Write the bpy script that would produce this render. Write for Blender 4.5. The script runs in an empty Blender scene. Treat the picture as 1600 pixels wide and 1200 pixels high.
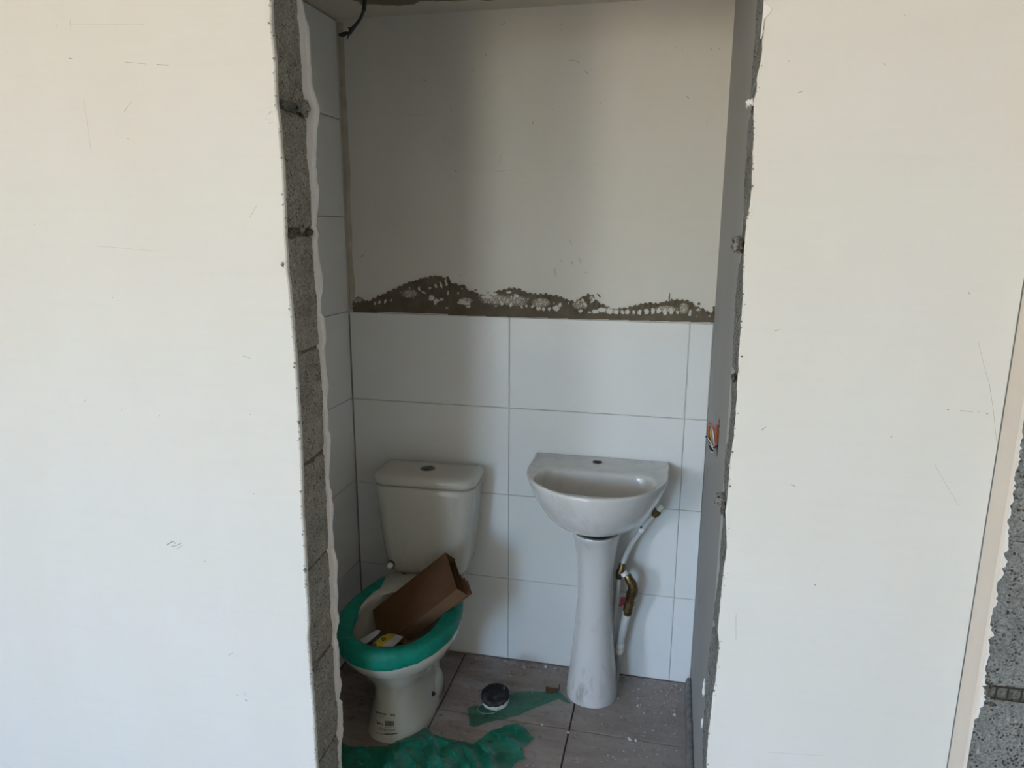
import bpy, bmesh, math, random
import numpy as np
from mathutils import Vector, noise, Matrix
from mathutils.bvhtree import BVHTree
from mathutils.geometry import delaunay_2d_cdt

rnd = random.Random(7)
SC = bpy.context.scene
COL = SC.collection
R = math.radians

# ------------------------------------------------------------------ camera
FPX = 1108.5
H = 1.5828                       # eye height
_p, _y, _r = R(12.35), R(-12.72), R(0.309)
_cy, _sy = math.cos(_y), math.sin(_y)
_F = np.array([_sy*math.cos(_p), _cy*math.cos(_p), -math.sin(_p)])
_R0 = np.array([_cy, -_sy, 0.0]); _U0 = np.cross(_R0, _F)
_RT = _R0*math.cos(_r) + _U0*math.sin(_r)
_UP = -_R0*math.sin(_r) + _U0*math.cos(_r)
cam = bpy.data.cameras.new('camera'); cam.sensor_width = 36; cam.lens = FPX*36/1600
cam.clip_start = 0.02; cam.clip_end = 60
camo = bpy.data.objects.new('camera', cam); COL.objects.link(camo)
camo.matrix_world = Matrix(((_RT[0], _UP[0], -_F[0], 0), (_RT[1], _UP[1], -_F[1], 0), (_RT[2], _UP[2], -_F[2], H), (0, 0, 0, 1)))
SC.camera = camo

# ------------------------------------------------------------------ world, light, exposure
SC.view_settings.view_transform = 'Standard'
SC.view_settings.look = 'None'
SC.view_settings.gamma = 1.0
SC.view_settings.use_curve_mapping = False
SC.view_settings.exposure = 0.0
# daylight: ground, bright horizon and blue upper sky, let in by the openings of the outer room
SKY = [(-90, (14.6, 11.6, 7.4)), (-7, (14.6, 11.6, 7.4)), (-1, (13.4, 14.2, 13.2)), (4, (11.2, 18.5, 23.5)), (11, (10.6, 18.9, 31.5)), (20, (10.4, 18.9, 33.0)), (90, (10.4, 18.9, 33.0))]
w = bpy.data.worlds.new('daylight'); SC.world = w; w.use_nodes = True
def build_sky():
    nt = w.node_tree; bg = nt.nodes['Background']
    tc = nt.nodes.new('ShaderNodeTexCoord'); sp = nt.nodes.new('ShaderNodeSeparateXYZ'); nt.links.new(tc.outputs['Generated'], sp.inputs[0])
    s = nt.nodes.new('ShaderNodeMath'); s.operation = 'ARCSINE'; nt.links.new(sp.outputs[2], s.inputs[0])
    m = nt.nodes.new('ShaderNodeMapRange'); m.inputs[1].default_value = -math.pi/2; m.inputs[2].default_value = math.pi/2; nt.links.new(s.outputs[0], m.inputs[0])
    r = nt.nodes.new('ShaderNodeValToRGB'); nt.links.new(m.outputs[0], r.inputs[0])
    el = r.color_ramp.elements
    mx = max(max(c) for _, c in SKY)
    while len(el) < len(SKY): el.new(0.5)
    for e, (d, c) in zip(el, SKY):
        e.position = (d+90)/180; e.color = (c[0]/mx, c[1]/mx, c[2]/mx, 1)
    nt.links.new(r.outputs[0], bg.inputs[0]); bg.inputs[1].default_value = mx
build_sky()
WY = -5.5
WR = (-3.00, -1.80, 0.25, 2.35)      # rear window: x0 x1 z0 z1
WS = (-3.6, -2.4, 0.9, 2.1)          # side opening added for the fill lamp: y0 y1 z0 z1
def area(name, loc, target, sx, sy, energy, color):
    l = bpy.data.lights.new(name, 'AREA'); l.shape = 'RECTANGLE'; l.size = sx; l.size_y = sy
    l.energy = energy; l.color = color
    o = bpy.data.objects.new(name, l); COL.objects.link(o); o.location = loc
    o.rotation_euler = (Vector(target)-Vector(loc)).to_track_quat('-Z', 'Y').to_euler()
    return o
def portal(name, loc, rot, sx, sy):
    l = bpy.data.lights.new(name, 'AREA'); l.shape = 'RECTANGLE'; l.size = sx; l.size_y = sy; l.cycles.is_portal = True
    o = bpy.data.objects.new(name, l); COL.objects.link(o); o.location = loc; o.rotation_euler = rot
portal('rear_window_portal', ((WR[0]+WR[1])/2, WY-0.05, (WR[2]+WR[3])/2), (R(90), 0, 0), WR[1]-WR[0], WR[3]-WR[2])
# warm fill lamp added in the side opening; no facade is built there
area('added_side_fill_light', (-3.66, (WS[0]+WS[1])/2, (WS[2]+WS[3])/2), (5, (WS[0]+WS[1])/2, (WS[2]+WS[3])/2), WS[1]-WS[0], WS[3]-WS[2], 68, (1.0, 0.84, 0.64))

# ------------------------------------------------------------------ pixel helpers (to place measured edges in the room)
def ray(px, py): return _RT*(px-800)/FPX - _UP*(py-600)/FPX + _F
def onY(px, py, Y): d = ray(px, py); v = d*(Y/d[1]); return Vector((v[0], v[1], v[2]+H))
def onX(px, py, X): d = ray(px, py); v = d*(X/d[0]); return Vector((v[0], v[1], v[2]+H))
def onZ(px, py, Z): d = ray(px, py); v = d*((Z-H)/d[2]); return Vector((v[0], v[1], v[2]+H))

# ------------------------------------------------------------------ object helpers
def origin_of(parent):
    v = Vector((0, 0, 0)); p = parent
    while p is not None:
        v += Vector(p.location); p = p.parent
    return v
def mesh(name, V, Fc, mat=None, parent=None, smooth=True, mats=None, fm=None):
    o0 = origin_of(parent)
    me = bpy.data.meshes.new(name)
    me.from_pydata([tuple(Vector(v)-o0) for v in V], [], [tuple(f) for f in Fc])
    if mats:
        for m in mats: me.materials.append(m)
        if fm: me.polygons.foreach_set('material_index', fm)
    elif mat: me.materials.append(mat)
    me.polygons.foreach_set('use_smooth', [bool(smooth)]*len(me.polygons))
    me.update()
    o = bpy.data.objects.new(name, me); COL.objects.link(o)
    if parent is not None: o.parent = parent
    return o
def fix_normals(o):
    bm = bmesh.new(); bm.from_mesh(o.data); bmesh.ops.recalc_face_normals(bm, faces=bm.faces); bm.to_mesh(o.data); bm.free()
def tag(o, label=None, cat=None, group=None, kind=None):
    if label: o['label'] = label
    if cat: o['category'] = cat
    if group: o['group'] = group
    if kind: o['kind'] = kind
    return o
def thing(name, loc, label, cat, group=None):
    o = bpy.data.objects.new(name, None); COL.objects.link(o); o.location = loc; o.empty_display_size = 0.05
    return tag(o, label, cat, group)
def by_angle(o, deg=40):
    me = o.data
    bm = bmesh.new(); bm.from_mesh(me)
    for e in bm.edges:
        e.smooth = not (len(e.link_faces) == 2 and e.calc_face_angle(0) > R(deg))
    bm.to_mesh(me); bm.free()
    return o
def box_vf(x0, x1, y0, y1, z0, z1):
    V = [(x, y, z) for x in (x0, x1) for y in (y0, y1) for z in (z0, z1)]
    F_ = [(0, 1, 3, 2), (4, 6, 7, 5), (0, 4, 5, 1), (2, 3, 7, 6), (0, 2, 6, 4), (1, 5, 7, 3)]
    return V, F_
def join_vf(parts):
    V, Fc = [], []
    for v, f in parts:
        n = len(V); V += list(v); Fc += [tuple(i+n for i in q) for q in f]
    return V, Fc
def box(name, b, mat, parent=None, smooth=False):
    return mesh(name, *box_vf(*b), mat, parent, smooth)
def catmull(P, n=6):
    P = [Vector(p) for p in P]; out = []
    for i in range(len(P)-1):
        a = P[i-1] if i else P[0]*2-P[1]; b = P[i]; c = P[i+1]; d = P[i+2] if i+2 < len(P) else P[-1]*2-P[-2]
        for k in range(n):
            t = k/n
            out.append(0.5*((2*b)+(c-a)*t+(2*a-5*b+4*c-d)*t*t+(3*b-a-3*c+d)*t**3))
    out.append(P[-1]); return out
def tube_vf(P, rad, seg=12, caps=True, twist=None):
    P = [Vector(p) for p in P]; n = len(P)
    rr = rad if isinstance(rad, (list, tuple)) else [rad]*n
    V, Fc = [], []; prev = None
    for i in range(n):
        t = (P[min(i+1, n-1)]-P[max(i-1, 0)]).normalized()
        if prev is None:
            u = t.cross(Vector((0, 0, 1)));
            if u.length < 0.1: u = t.cross(Vector((1, 0, 0)))
        else: u = prev - t*prev.dot(t)
        u.normalize(); prev = u; v = t.cross(u)
        for k in range(seg):
            a = 2*math.pi*k/seg
            V.append(P[i]+(u*math.cos(a)+v*math.sin(a))*rr[i])
    for i in range(n-1):
        for k in range(seg):
            a, b = i*seg+k, i*seg+(k+1) % seg
            Fc.append((a, b, b+seg, a+seg))
    if caps: Fc.append(tuple(range(seg))[::-1]); Fc.append(tuple(range((n-1)*seg, n*seg)))
    return V, Fc
def tube(name, P, rad, mat, parent=None, seg=12, sm=0, deg=40):
    if sm:
        if isinstance(rad, (list, tuple)):
            r2 = []
            for i in range(len(P)-1): r2 += [rad[i]+(rad[i+1]-rad[i])*k/sm for k in range(sm)]
            rad = r2+[rad[-1]]
        P = catmull(P, sm)
    o = mesh(name, *tube_vf(P, rad, seg), mat, parent); fix_normals(o)
    return by_angle(o, deg)
def prof(axis_a, axis_b, stations, name, mat, parent=None, seg=20, deg=35):
    """solid of revolution along a->b: stations (t in metres, radius)"""
    a = Vector(axis_a); d = (Vector(axis_b)-a).normalized()
    return tube(name, [a+d*t for t, _ in stations], [r for _, r in stations], mat, parent, seg, 0, deg)
def loft(rings, close=True, cap0=True, cap1=True):
    n = len(rings[0]); V = [v for r in rings for v in r]; Fc = []
    for i in range(len(rings)-1):
        for k in range(n if close else n-1):
            a, b = i*n+k, i*n+(k+1) % n
            Fc.append((a, b, b+n, a+n))
    if cap0: Fc.append(tuple(range(n))[::-1])
    if cap1: Fc.append(tuple(range((len(rings)-1)*n, len(rings)*n)))
    return V, Fc
def nz(p, s=1.0): return noise.noise(Vector(p)*s)
def fbm(p, s=1.0, o=4):
    v = 0; a = 1
    for _ in range(o):
        v += a*noise.noise(Vector(p)*s); s *= 2.1; a *= 0.5
    return v

# ------------------------------------------------------------------ materials
def new_mat(name):
    m = bpy.data.materials.new(name); m.use_nodes = True
    nt = m.node_tree; b = nt.nodes['Principled BSDF']
    return m, nt, b
def N(nt, t, **k):
    n = nt.nodes.new(t)
    for a, v in k.items():
        if a in n.inputs: n.inputs[a].default_value = v
        else: setattr(n, a, v)
    return n
def mixc(nt, fac, c1, c2):
    m = nt.nodes.new('ShaderNodeMix'); m.data_type = 'RGBA'
    for i, v in ((0, fac), (6, c1), (7, c2)):
        if hasattr(v, 'links'): nt.links.new(v, m.inputs[i])
        else: m.inputs[i].default_value = v if i == 0 else (*v, 1)
    return m.outputs[2]
def ramp(nt, src, a, b, v0=0.0, v1=1.0):
    m = nt.nodes.new('ShaderNodeMapRange'); m.inputs[1].default_value = a; m.inputs[2].default_value = b
    m.inputs[3].default_value = v0; m.inputs[4].default_value = v1
    nt.links.new(src, m.inputs[0]); return m.outputs[0]
def math_(nt, op, a, b=None):
    m = nt.nodes.new('ShaderNodeMath'); m.operation = op
    for i, v in ((0, a), (1, b)):
        if v is None: continue
        if hasattr(v, 'links'): nt.links.new(v, m.inputs[i])
        else: m.inputs[i].default_value = v
    return m.outputs[0]
def pos(nt, scale=(1, 1, 1)):
    g = nt.nodes.new('ShaderNodeNewGeometry'); mp = nt.nodes.new('ShaderNodeMapping')
    mp.inputs['Scale'].default_value = scale
    nt.links.new(g.outputs['Position'], mp.inputs['Vector']); return mp.outputs[0]
def noi(nt, v, scale, detail=4, rough=0.55):
    n = nt.nodes.new('ShaderNodeTexNoise'); n.inputs['Scale'].default_value = scale
    n.inputs['Detail'].default_value = detail; n.inputs['Roughness'].default_value = rough
    nt.links.new(v, n.inputs['Vector']); return n.outputs[0]
def bump(nt, b, h, strength=0.3, dist=0.002):
    n = nt.nodes.new('ShaderNodeBump'); n.inputs['Strength'].default_value = strength; n.inputs['Distance'].default_value = dist
    nt.links.new(h, n.inputs['Height']); nt.links.new(n.outputs[0], b.inputs['Normal'])
def simple(name, col, rough=0.5, metal=0.0, var=0.0, vscale=20, coat=0.0, spec=0.5):
    m, nt, b = new_mat(name)
    b.inputs['Roughness'].default_value = rough; b.inputs['Metallic'].default_value = metal
    b.inputs['Coat Weight'].default_value = coat; b.inputs['Specular IOR Level'].default_value = spec
    if var:
        n = noi(nt, pos(nt), vscale)
        c = mixc(nt, ramp(nt, n, 0.3, 0.7), tuple(max(0, x*(1-var)) for x in col), tuple(min(1, x*(1+var)) for x in col))
        nt.links.new(c, b.inputs['Base Color'])
    else: b.inputs['Base Color'].default_value = (*col, 1)
    return m

def plaster_mat(name, col, dirt=(0.60, 0.54, 0.45), amt=0.35, bumpk=0.25, streak=(1, 1, 0.35)):
    m, nt, b = new_mat(name); b.inputs['Roughness'].default_value = 0.75; b.inputs['Specular IOR Level'].default_value = 0.25
    p = pos(nt, streak); n1 = noi(nt, p, 2.2, 5, 0.6); n2 = noi(nt, p, 11, 4, 0.6)
    p3 = pos(nt, (0.4, 1, 6)); n3 = noi(nt, p3, 9, 3, 0.6)
    f = math_(nt, 'MULTIPLY', ramp(nt, n1, 0.42, 0.75), amt)
    c = mixc(nt, f, col, dirt)
    c = mixc(nt, ramp(nt, n2, 0.35, 0.75, 0, 0.10), c, tuple(x*0.88 for x in col))
    c = mixc(nt, ramp(nt, n3, 0.45, 0.8, 0, 0.12), c, tuple(x*0.85 for x in col))
    v = N(nt, 'ShaderNodeTexVoronoi'); v.inputs['Scale'].default_value = 9; nt.links.new(pos(nt), v.inputs['Vector'])
    c = mixc(nt, ramp(nt, v.outputs['Distance'], 0.010, 0.016, 0.55, 0), c, (0.22, 0.19, 0.15))
    nt.links.new(c, b.inputs['Base Color'])
    h = math_(nt, 'ADD', noi(nt, pos(nt), 60, 4), math_(nt, 'MULTIPLY', noi(nt, pos(nt), 6, 3), 1.5))
    bump(nt, b, h, bumpk, 0.002)
    return m
M_front = plaster_mat('painted_plaster', (0.80, 0.79, 0.75), (0.74, 0.69, 0.60), 0.30)
M_wcwall = plaster_mat('stained_wall_paint', (0.70, 0.68, 0.62), (0.55, 0.49, 0.40), 0.35)
M_rwall = plaster_mat('grey_skim_plaster', (0.36, 0.355, 0.345), (0.30, 0.30, 0.29), 0.5, 0.1, (1, 3, 0.2))
M_return = plaster_mat('warm_plaster', (0.80, 0.71, 0.62), (0.72, 0.61, 0.51), 0.3)
M_chalk = plaster_mat('broken_white_plaster', (0.90, 0.89, 0.87), (0.76, 0.73, 0.68), 0.2, 0.8, (1, 1, 1))
M_room = simple('room_paint', (0.74, 0.71, 0.66), 0.9)
M_grout = simple('grout_grey', (0.52, 0.51, 0.49), 0.9, var=0.15)
M_corner = simple('stained_corner_filler', (0.50, 0.45, 0.37), 0.9, var=0.25, vscale=14)

def ceil_mat():
    m, nt, b = new_mat('ceiling_paint'); b.inputs['Roughness'].default_value = 0.9
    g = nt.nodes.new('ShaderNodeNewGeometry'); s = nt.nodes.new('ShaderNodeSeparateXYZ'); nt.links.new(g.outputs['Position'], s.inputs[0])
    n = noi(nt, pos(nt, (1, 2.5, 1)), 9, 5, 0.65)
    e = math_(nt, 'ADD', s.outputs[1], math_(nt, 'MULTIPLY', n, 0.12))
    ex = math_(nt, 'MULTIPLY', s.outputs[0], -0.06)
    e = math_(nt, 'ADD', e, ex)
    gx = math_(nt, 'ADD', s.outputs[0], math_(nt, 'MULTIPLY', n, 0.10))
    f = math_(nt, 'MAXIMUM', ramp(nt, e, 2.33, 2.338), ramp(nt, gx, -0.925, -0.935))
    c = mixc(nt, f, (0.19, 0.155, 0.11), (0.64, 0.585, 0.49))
    nt.links.new(c, b.inputs['Base Color']); return m
M_ceil = ceil_mat()

def concrete_mat(name, base=(0.46, 0.44, 0.385), chips=1.0):
    m, nt, b = new_mat(name); b.inputs['Roughness'].default_value = 0.95; b.inputs['Specular IOR Level'].default_value = 0.15
    p = pos(nt)
    n1 = noi(nt, p, 14, 5, 0.6); n2 = noi(nt, p, 190, 3, 0.7)
    c = mixc(nt, ramp(nt, n1, 0.3, 0.7), tuple(x*0.78 for x in base), tuple(x*1.2 for x in base))
    c = mixc(nt, ramp(nt, n2, 0.38, 0.62, 0.65, 0), c, tuple(x*0.32 for x in base))
    v = N(nt, 'ShaderNodeTexVoronoi'); v.inputs['Scale'].default_value = 150; v.inputs['Randomness'].default_value = 1; nt.links.new(p, v.inputs['Vector'])
    pit = ramp(nt, v.outputs['Distance'], 0.22, 0.42, 1, 0)
    gate = ramp(nt, noi(nt, p, 48, 3, 0.7), 0.47, 0.60)
    pit = math_(nt, 'MULTIPLY', pit, gate)
    c = mixc(nt, math_(nt, 'MULTIPLY', pit, 0.8), c, (0.035, 0.032, 0.028))
    # pale mortar flecks, denser towards the foot of the wall
    s = nt.nodes.new('ShaderNodeSeparateXYZ'); nt.links.new(p, s.inputs[0])
    low = ramp(nt, s.outputs[2], 0.95, 0.25, 0, 1)
    v2 = N(nt, 'ShaderNodeTexVoronoi'); v2.inputs['Scale'].default_value = 62; nt.links.new(pos(nt, (1, 1, 0.5)), v2.inputs['Vector'])
    fl = ramp(nt, v2.outputs['Distance'], 0.15, 0.24, 1, 0)
    g2 = ramp(nt, noi(nt, p, 40, 2), 0.50, 0.56)
    fl = math_(nt, 'MULTIPLY', math_(nt, 'MULTIPLY', fl, g2), math_(nt, 'ADD', math_(nt, 'MULTIPLY', low, chips), 0.12))
    c = mixc(nt, fl, c, (0.62, 0.60, 0.55))
    nt.links.new(c, b.inputs['Base Color'])
    h = math_(nt, 'SUBTRACT', math_(nt, 'ADD', n2, math_(nt, 'MULTIPLY', noi(nt, p, 60, 3), 1.2)), math_(nt, 'MULTIPLY', pit, 1.5))
    bump(nt, b, h, 0.9, 0.004)
    return m
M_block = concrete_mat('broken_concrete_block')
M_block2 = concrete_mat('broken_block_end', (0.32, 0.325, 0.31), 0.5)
M_mortar = concrete_mat('joint_mortar', (0.22, 0.215, 0.19), 0.3)
M_mortar_l = concrete_mat('pale_mortar_lump', (0.42, 0.41, 0.38), 0.8)
M_cement = simple('dark_cement', (0.20, 0.20, 0.20), 0.85, var=0.3, vscale=40)

def tile_mat():
    m, nt, b = new_mat('white_glazed_tile'); b.inputs['Roughness'].default_value = 0.16
    n = noi(nt, pos(nt), 5, 4, 0.6); n2 = noi(nt, pos(nt), 30, 3)
    nt.links.new(mixc(nt, ramp(nt, n, 0.4, 0.75, 0, 0.35), (0.79, 0.80, 0.79), (0.72, 0.72, 0.70)), b.inputs['Base Color'])
    nt.links.new(ramp(nt, n2, 0.3, 0.7, 0.30, 0.42), b.inputs['Roughness'])
    return m
M_tile = tile_mat()
def floor_tile_mat():
    m, nt, b = new_mat('dusty_stone_floor_tile')
    p = pos(nt); n = noi(nt, pos(nt, (1, 3.5, 1)), 5, 6, 0.65); n2 = noi(nt, p, 42, 4, 0.65); n3 = noi(nt, p, 4, 3)
    c = mixc(nt, ramp(nt, n, 0.35, 0.68), (0.23, 0.175, 0.15), (0.38, 0.33, 0.305))
    c = mixc(nt, ramp(nt, n2, 0.55, 0.70, 0, 0.7), c, (0.09, 0.075, 0.065))
    g = nt.nodes.new('ShaderNodeSeparateXYZ'); nt.links.new(p, g.inputs[0])
    dust = math_(nt, 'MULTIPLY', ramp(nt, g.outputs[0], -0.55, -0.05), ramp(nt, n3, 0.25, 0.6, 0.45, 1))
    c = mixc(nt, math_(nt, 'MULTIPLY', dust, 0.5), c, (0.46, 0.45, 0.435))
    v = N(nt, 'ShaderNodeTexVoronoi'); v.inputs['Scale'].default_value = 55; nt.links.new(p, v.inputs['Vector'])
    c = mixc(nt, ramp(nt, v.outputs['Distance'], 0.05, 0.09, 0.5, 0), c, (0.52, 0.50, 0.47))
    nt.links.new(c, b.inputs['Base Color'])
    nt.links.new(ramp(nt, n3, 0.3, 0.7, 0.45, 0.75), b.inputs['Roughness'])
    bump(nt, b, n2, 0.2, 0.001); return m
M_floor = floor_tile_mat()
M_slab = simple('floor_bed', (0.07, 0.06, 0.055), 0.95, var=0.2)
M_roomfloor = simple('dusty_concrete_floor', (0.45, 0.42, 0.38), 0.9, var=0.2, vscale=4)

def ceramic_mat(name, col, smudge=0.0, dirtcol=(0.28, 0.26, 0.22)):
    m, nt, b = new_mat(name); b.inputs['Roughness'].default_value = 0.12; b.inputs['Coat Weight'].default_value = 0.4
    b.inputs['Coat Roughness'].default_value = 0.04
    if smudge:
        n = noi(nt, pos(nt, (2.2, 2.2, 0.8)), 9, 7, 0.72); n2 = noi(nt, pos(nt), 2.6, 3, 0.5)
        f = math_(nt, 'MULTIPLY', ramp(nt, n, 0.50, 0.60), ramp(nt, n2, 0.42, 0.54))
        f = math_(nt, 'MULTIPLY', f, smudge)
        nt.links.new(mixc(nt, f, col, dirtcol), b.inputs['Base Color'])
        nt.links.new(math_(nt, 'ADD', math_(nt, 'MULTIPLY', f, 0.5), 0.13), b.inputs['Roughness'])
    else: b.inputs['Base Color'].default_value = (*col, 1)
    return m
M_wc = ceramic_mat('cream_white_ceramic', (0.53, 0.52, 0.465), 0.25, (0.36, 0.33, 0.27))
M_wc_in = M_wc
M_sink = ceramic_mat('white_ceramic', (0.67, 0.67, 0.66), 0.15)
M_ped = ceramic_mat('smudged_white_ceramic', (0.60, 0.595, 0.585), 0.95)
M_dark = simple('dark_rubber_and_gap_shade', (0.015, 0.015, 0.015), 0.6)
M_chrome = simple('dull_chrome', (0.13, 0.13, 0.12), 0.35, 0.6, var=0.2, vscale=150)
M_brass = simple('dull_brass', (0.20, 0.145, 0.07), 0.42, 1.0, var=0.35, vscale=120)
M_hole = simple('hole_shadow', (0.05, 0.045, 0.04), 0.9)
M_white_pl = simple('white_plastic', (0.72, 0.71, 0.66), 0.35)
M_ptfe = simple('thread_tape', (0.80, 0.80, 0.80), 0.6)
M_greypipe = simple('grey_plastic_pipe', (0.42, 0.44, 0.43), 0.4, var=0.1)
def vinyl():
    m, nt, b = new_mat('milky_vinyl'); b.inputs['Base Color'].default_value = (0.62, 0.64, 0.62, 1)
    b.inputs['Roughness'].default_value = 0.2; b.inputs['Subsurface Weight'].default_value = 0.0; b.inputs['Alpha'].default_value = 0.93
    return m
M_vinyl = vinyl()
M_red = simple('red_lever', (0.11, 0.002, 0.008), 0.45)
M_capcream = simple('cream_cap', (0.62, 0.56, 0.42), 0.4)
M_card = simple('brown_cardboard', (0.10, 0.042, 0.013), 0.8, var=0.12, vscale=25)
M_card_l = simple('cut_cardboard_edge', (0.18, 0.095, 0.05), 0.8, var=0.1)
M_black = simple('black_print', (0.012, 0.012, 0.014), 0.5)
M_ink = simple('label_ink', (0.02, 0.022, 0.02), 0.6)
M_yellow = simple('yellow_wrapper', (0.55, 0.42, 0.03), 0.35)
M_wrapwhite = simple('pale_wrapper', (0.58, 0.55, 0.55), 0.35, var=0.1)
M_leaf = simple('brown_waste', (0.16, 0.09, 0.03), 0.8, var=0.5, vscale=60)
M_cable = simple('black_cable', (0.006, 0.007, 0.008), 0.45)

def film(name, col, alpha, rough=0.25, bmp=0.5, va=0.2, dust=0.4, tint=(0.25, 0.75, 0.55)):
    m, nt, b = new_mat(name)
    n = noi(nt, pos(nt), 26, 5, 0.6)
    c = mixc(nt, ramp(nt, n, 0.3, 0.7), tuple(x*0.75 for x in col), tuple(min(1, x*1.2) for x in col))
    c = mixc(nt, ramp(nt, noi(nt, pos(nt), 38, 5, 0.7), 0.52, 0.70, 0, dust), c, (0.30, 0.33, 0.30))
    nt.links.new(c, b.inputs['Base Color'])
    b.inputs['Roughness'].default_value = rough; b.inputs['Specular IOR Level'].default_value = 0.9
    t = nt.nodes.new('ShaderNodeBsdfTransparent'); t.inputs[0].default_value = (*tint, 1)
    mx = nt.nodes.new('ShaderNodeMixShader')
    nt.links.new(ramp(nt, noi(nt, pos(nt), 12, 3), 0.35, 0.65, max(0, alpha-va), min(1, alpha+va)), mx.inputs[0])
    nt.links.new(t.outputs[0], mx.inputs[1]); nt.links.new(b.outputs[0], mx.inputs[2])
    nt.links.new(mx.outputs[0], nt.nodes['Material Output'].inputs['Surface'])
    bump(nt, b, noi(nt, pos(nt), 55, 4), bmp, 0.002)
    return m
M_film = film('green_plastic_film', (0.0, 0.22, 0.145), 0.66, 0.10, 0.25, 0.3, 0.15)
M_film2 = film('thin_green_plastic_film', (0.03, 0.20, 0.15), 0.26, 0.2, 0.3, 0.18, 0.5, (0.50, 0.82, 0.72))
M_wrap = film('green_rim_film', (0.0, 0.215, 0.155), 0.97, 0.5, 0.8, 0.02, 0.06)
M_wrap.node_tree.nodes['Principled BSDF'].inputs['Specular IOR Level'].default_value = 0.3
def adhesive():
    m, nt, b = new_mat('tile_adhesive'); b.inputs['Roughness'].default_value = 0.95; b.inputs['Specular IOR Level'].default_value = 0.1
    a = nt.nodes.new('ShaderNodeAttribute'); a.attribute_name = 'thin'
    n = noi(nt, pos(nt), 90, 3, 0.7)
    f = math_(nt, 'MULTIPLY', a.outputs['Fac'], ramp(nt, n, 0.35, 0.62, 0.45, 1.0))
    c = mixc(nt, ramp(nt, noi(nt, pos(nt), 18, 4), 0.3, 0.7), (0.105, 0.085, 0.062), (0.17, 0.14, 0.105))
    c = mixc(nt, f, c, (0.42, 0.38, 0.31)); nt.links.new(c, b.inputs['Base Color'])
    bump(nt, b, n, 0.6, 0.002); return m
M_adh = adhesive()

# ------------------------------------------------------------------ measured layout
YB = 2.33                    # tile face of the back wall
XL, XR = -1.123, 0.131       # side walls of the washroom
Y0, Y1 = 1.435, 1.580        # front and back face of the broken-through wall
ZC = 2.25
ROWS = [0.0, 0.328, 0.654, 0.973, 1.291, 1.612, 1.933, 2.245]
COLS = [XL+0.001, -0.536, 0.0585, XR]

def tile_vf(u0, u1, v0, v1, d, thick, gap=0.0012, bev=0.0010):
    """box in (u,v), face at depth 0, bevelled; returns verts as (u,v,depth)"""
    a, b, c, e = u0+gap, u1-gap, v0+gap, v1-gap
    V = []
    for dd, s in ((thick, 0), (bev, 0), (0, bev)):
        V += [(a+s, c+s, dd+d), (b-s, c+s, dd+d), (b-s, e-s, dd+d), (a+s, e-s, dd+d)]
    Fc = [(8, 9, 10, 11), (3, 2, 1, 0)]
    for r in (0, 4):
        for k in range(4):
            a_, b_ = r+k, r+(k+1) % 4
            Fc.append((a_, b_, b_+4, a_+4))
    return V, Fc

# ---- floor
floor = box('floor', (XL-0.02, XR+0.02, Y1-0.145, YB+0.03, -0.09, -0.012), M_slab)
tag(floor, 'stone-look tiled floor of the washroom, dusty and littered', 'floor', kind='structure')
fx = [XL, -0.702, -0.255, XR]; fy = [Y0, 1.553, 2.0, YB+0.004]
for i in range(3):
    for j in range(3):
        V, Fc = tile_vf(fx[i], fx[i+1], fy[j], fy[j+1], 0, 0.010, 0.0022, 0.0016)
        o = mesh('floor_tile', [(u, v, -d-0.0006*((i*3+j) % 3)) for u, v, d in V], Fc, M_floor, floor, False); fix_normals(o)

# ---- back wall
V, Fc = box_vf(XL-0.10, XR+0.10, YB+0.009, YB+0.12, -0.05, ZC+0.05)
wb = mesh('wall_back', V, Fc, M_wcwall, None, False)
tag(wb, 'back wall of the washroom, white tiles below and stained bare paint above', 'wall', kind='structure')
for i in range(4):
    for j in range(3):
        V, Fc = tile_vf(COLS[j], COLS[j+1], ROWS[i], ROWS[i+1], 0, 0.0085, bev=0.0010 if i < 3 else 0.0024)
        o = mesh('wall_tile', [(u, YB+d+0.0004*((i+j) % 2), v) for u, v, d in V], Fc, M_tile, wb, False); fix_normals(o)
# grout bed behind the tiles
box('grout', (XL, XR, YB+0.0035, YB+0.0093, 0, ROWS[4]-0.003), M_grout, wb)
# ---- stained filler down the corner above and beside the tiles
V, Fc = [], []
for k in range(60):
    z = 1.30+(2.24-1.30)*k/59; wd = 0.022+0.008*nz((z*7, 3, 0))
    V += [(XL+0.001, YB+0.0082, z), (XL+wd*0.5, YB+0.0060, z), (XL+wd, YB+0.0087, z)]
    if k: a = 3*k; Fc += [(a-3, a-2, a+1, a), (a-2, a-1, a+2, a+1)]
mesh('corner_filler', V, Fc, M_corner, wb)
V, Fc = tube_vf([(XL+0.002, YB+0.001, z) for z in (0.01, 0.6, 1.28)], 0.0028, 6)
mesh('corner_grout', V, Fc, simple('corner_grout', (0.34, 0.32, 0.27), 0.9), wb)

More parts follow.
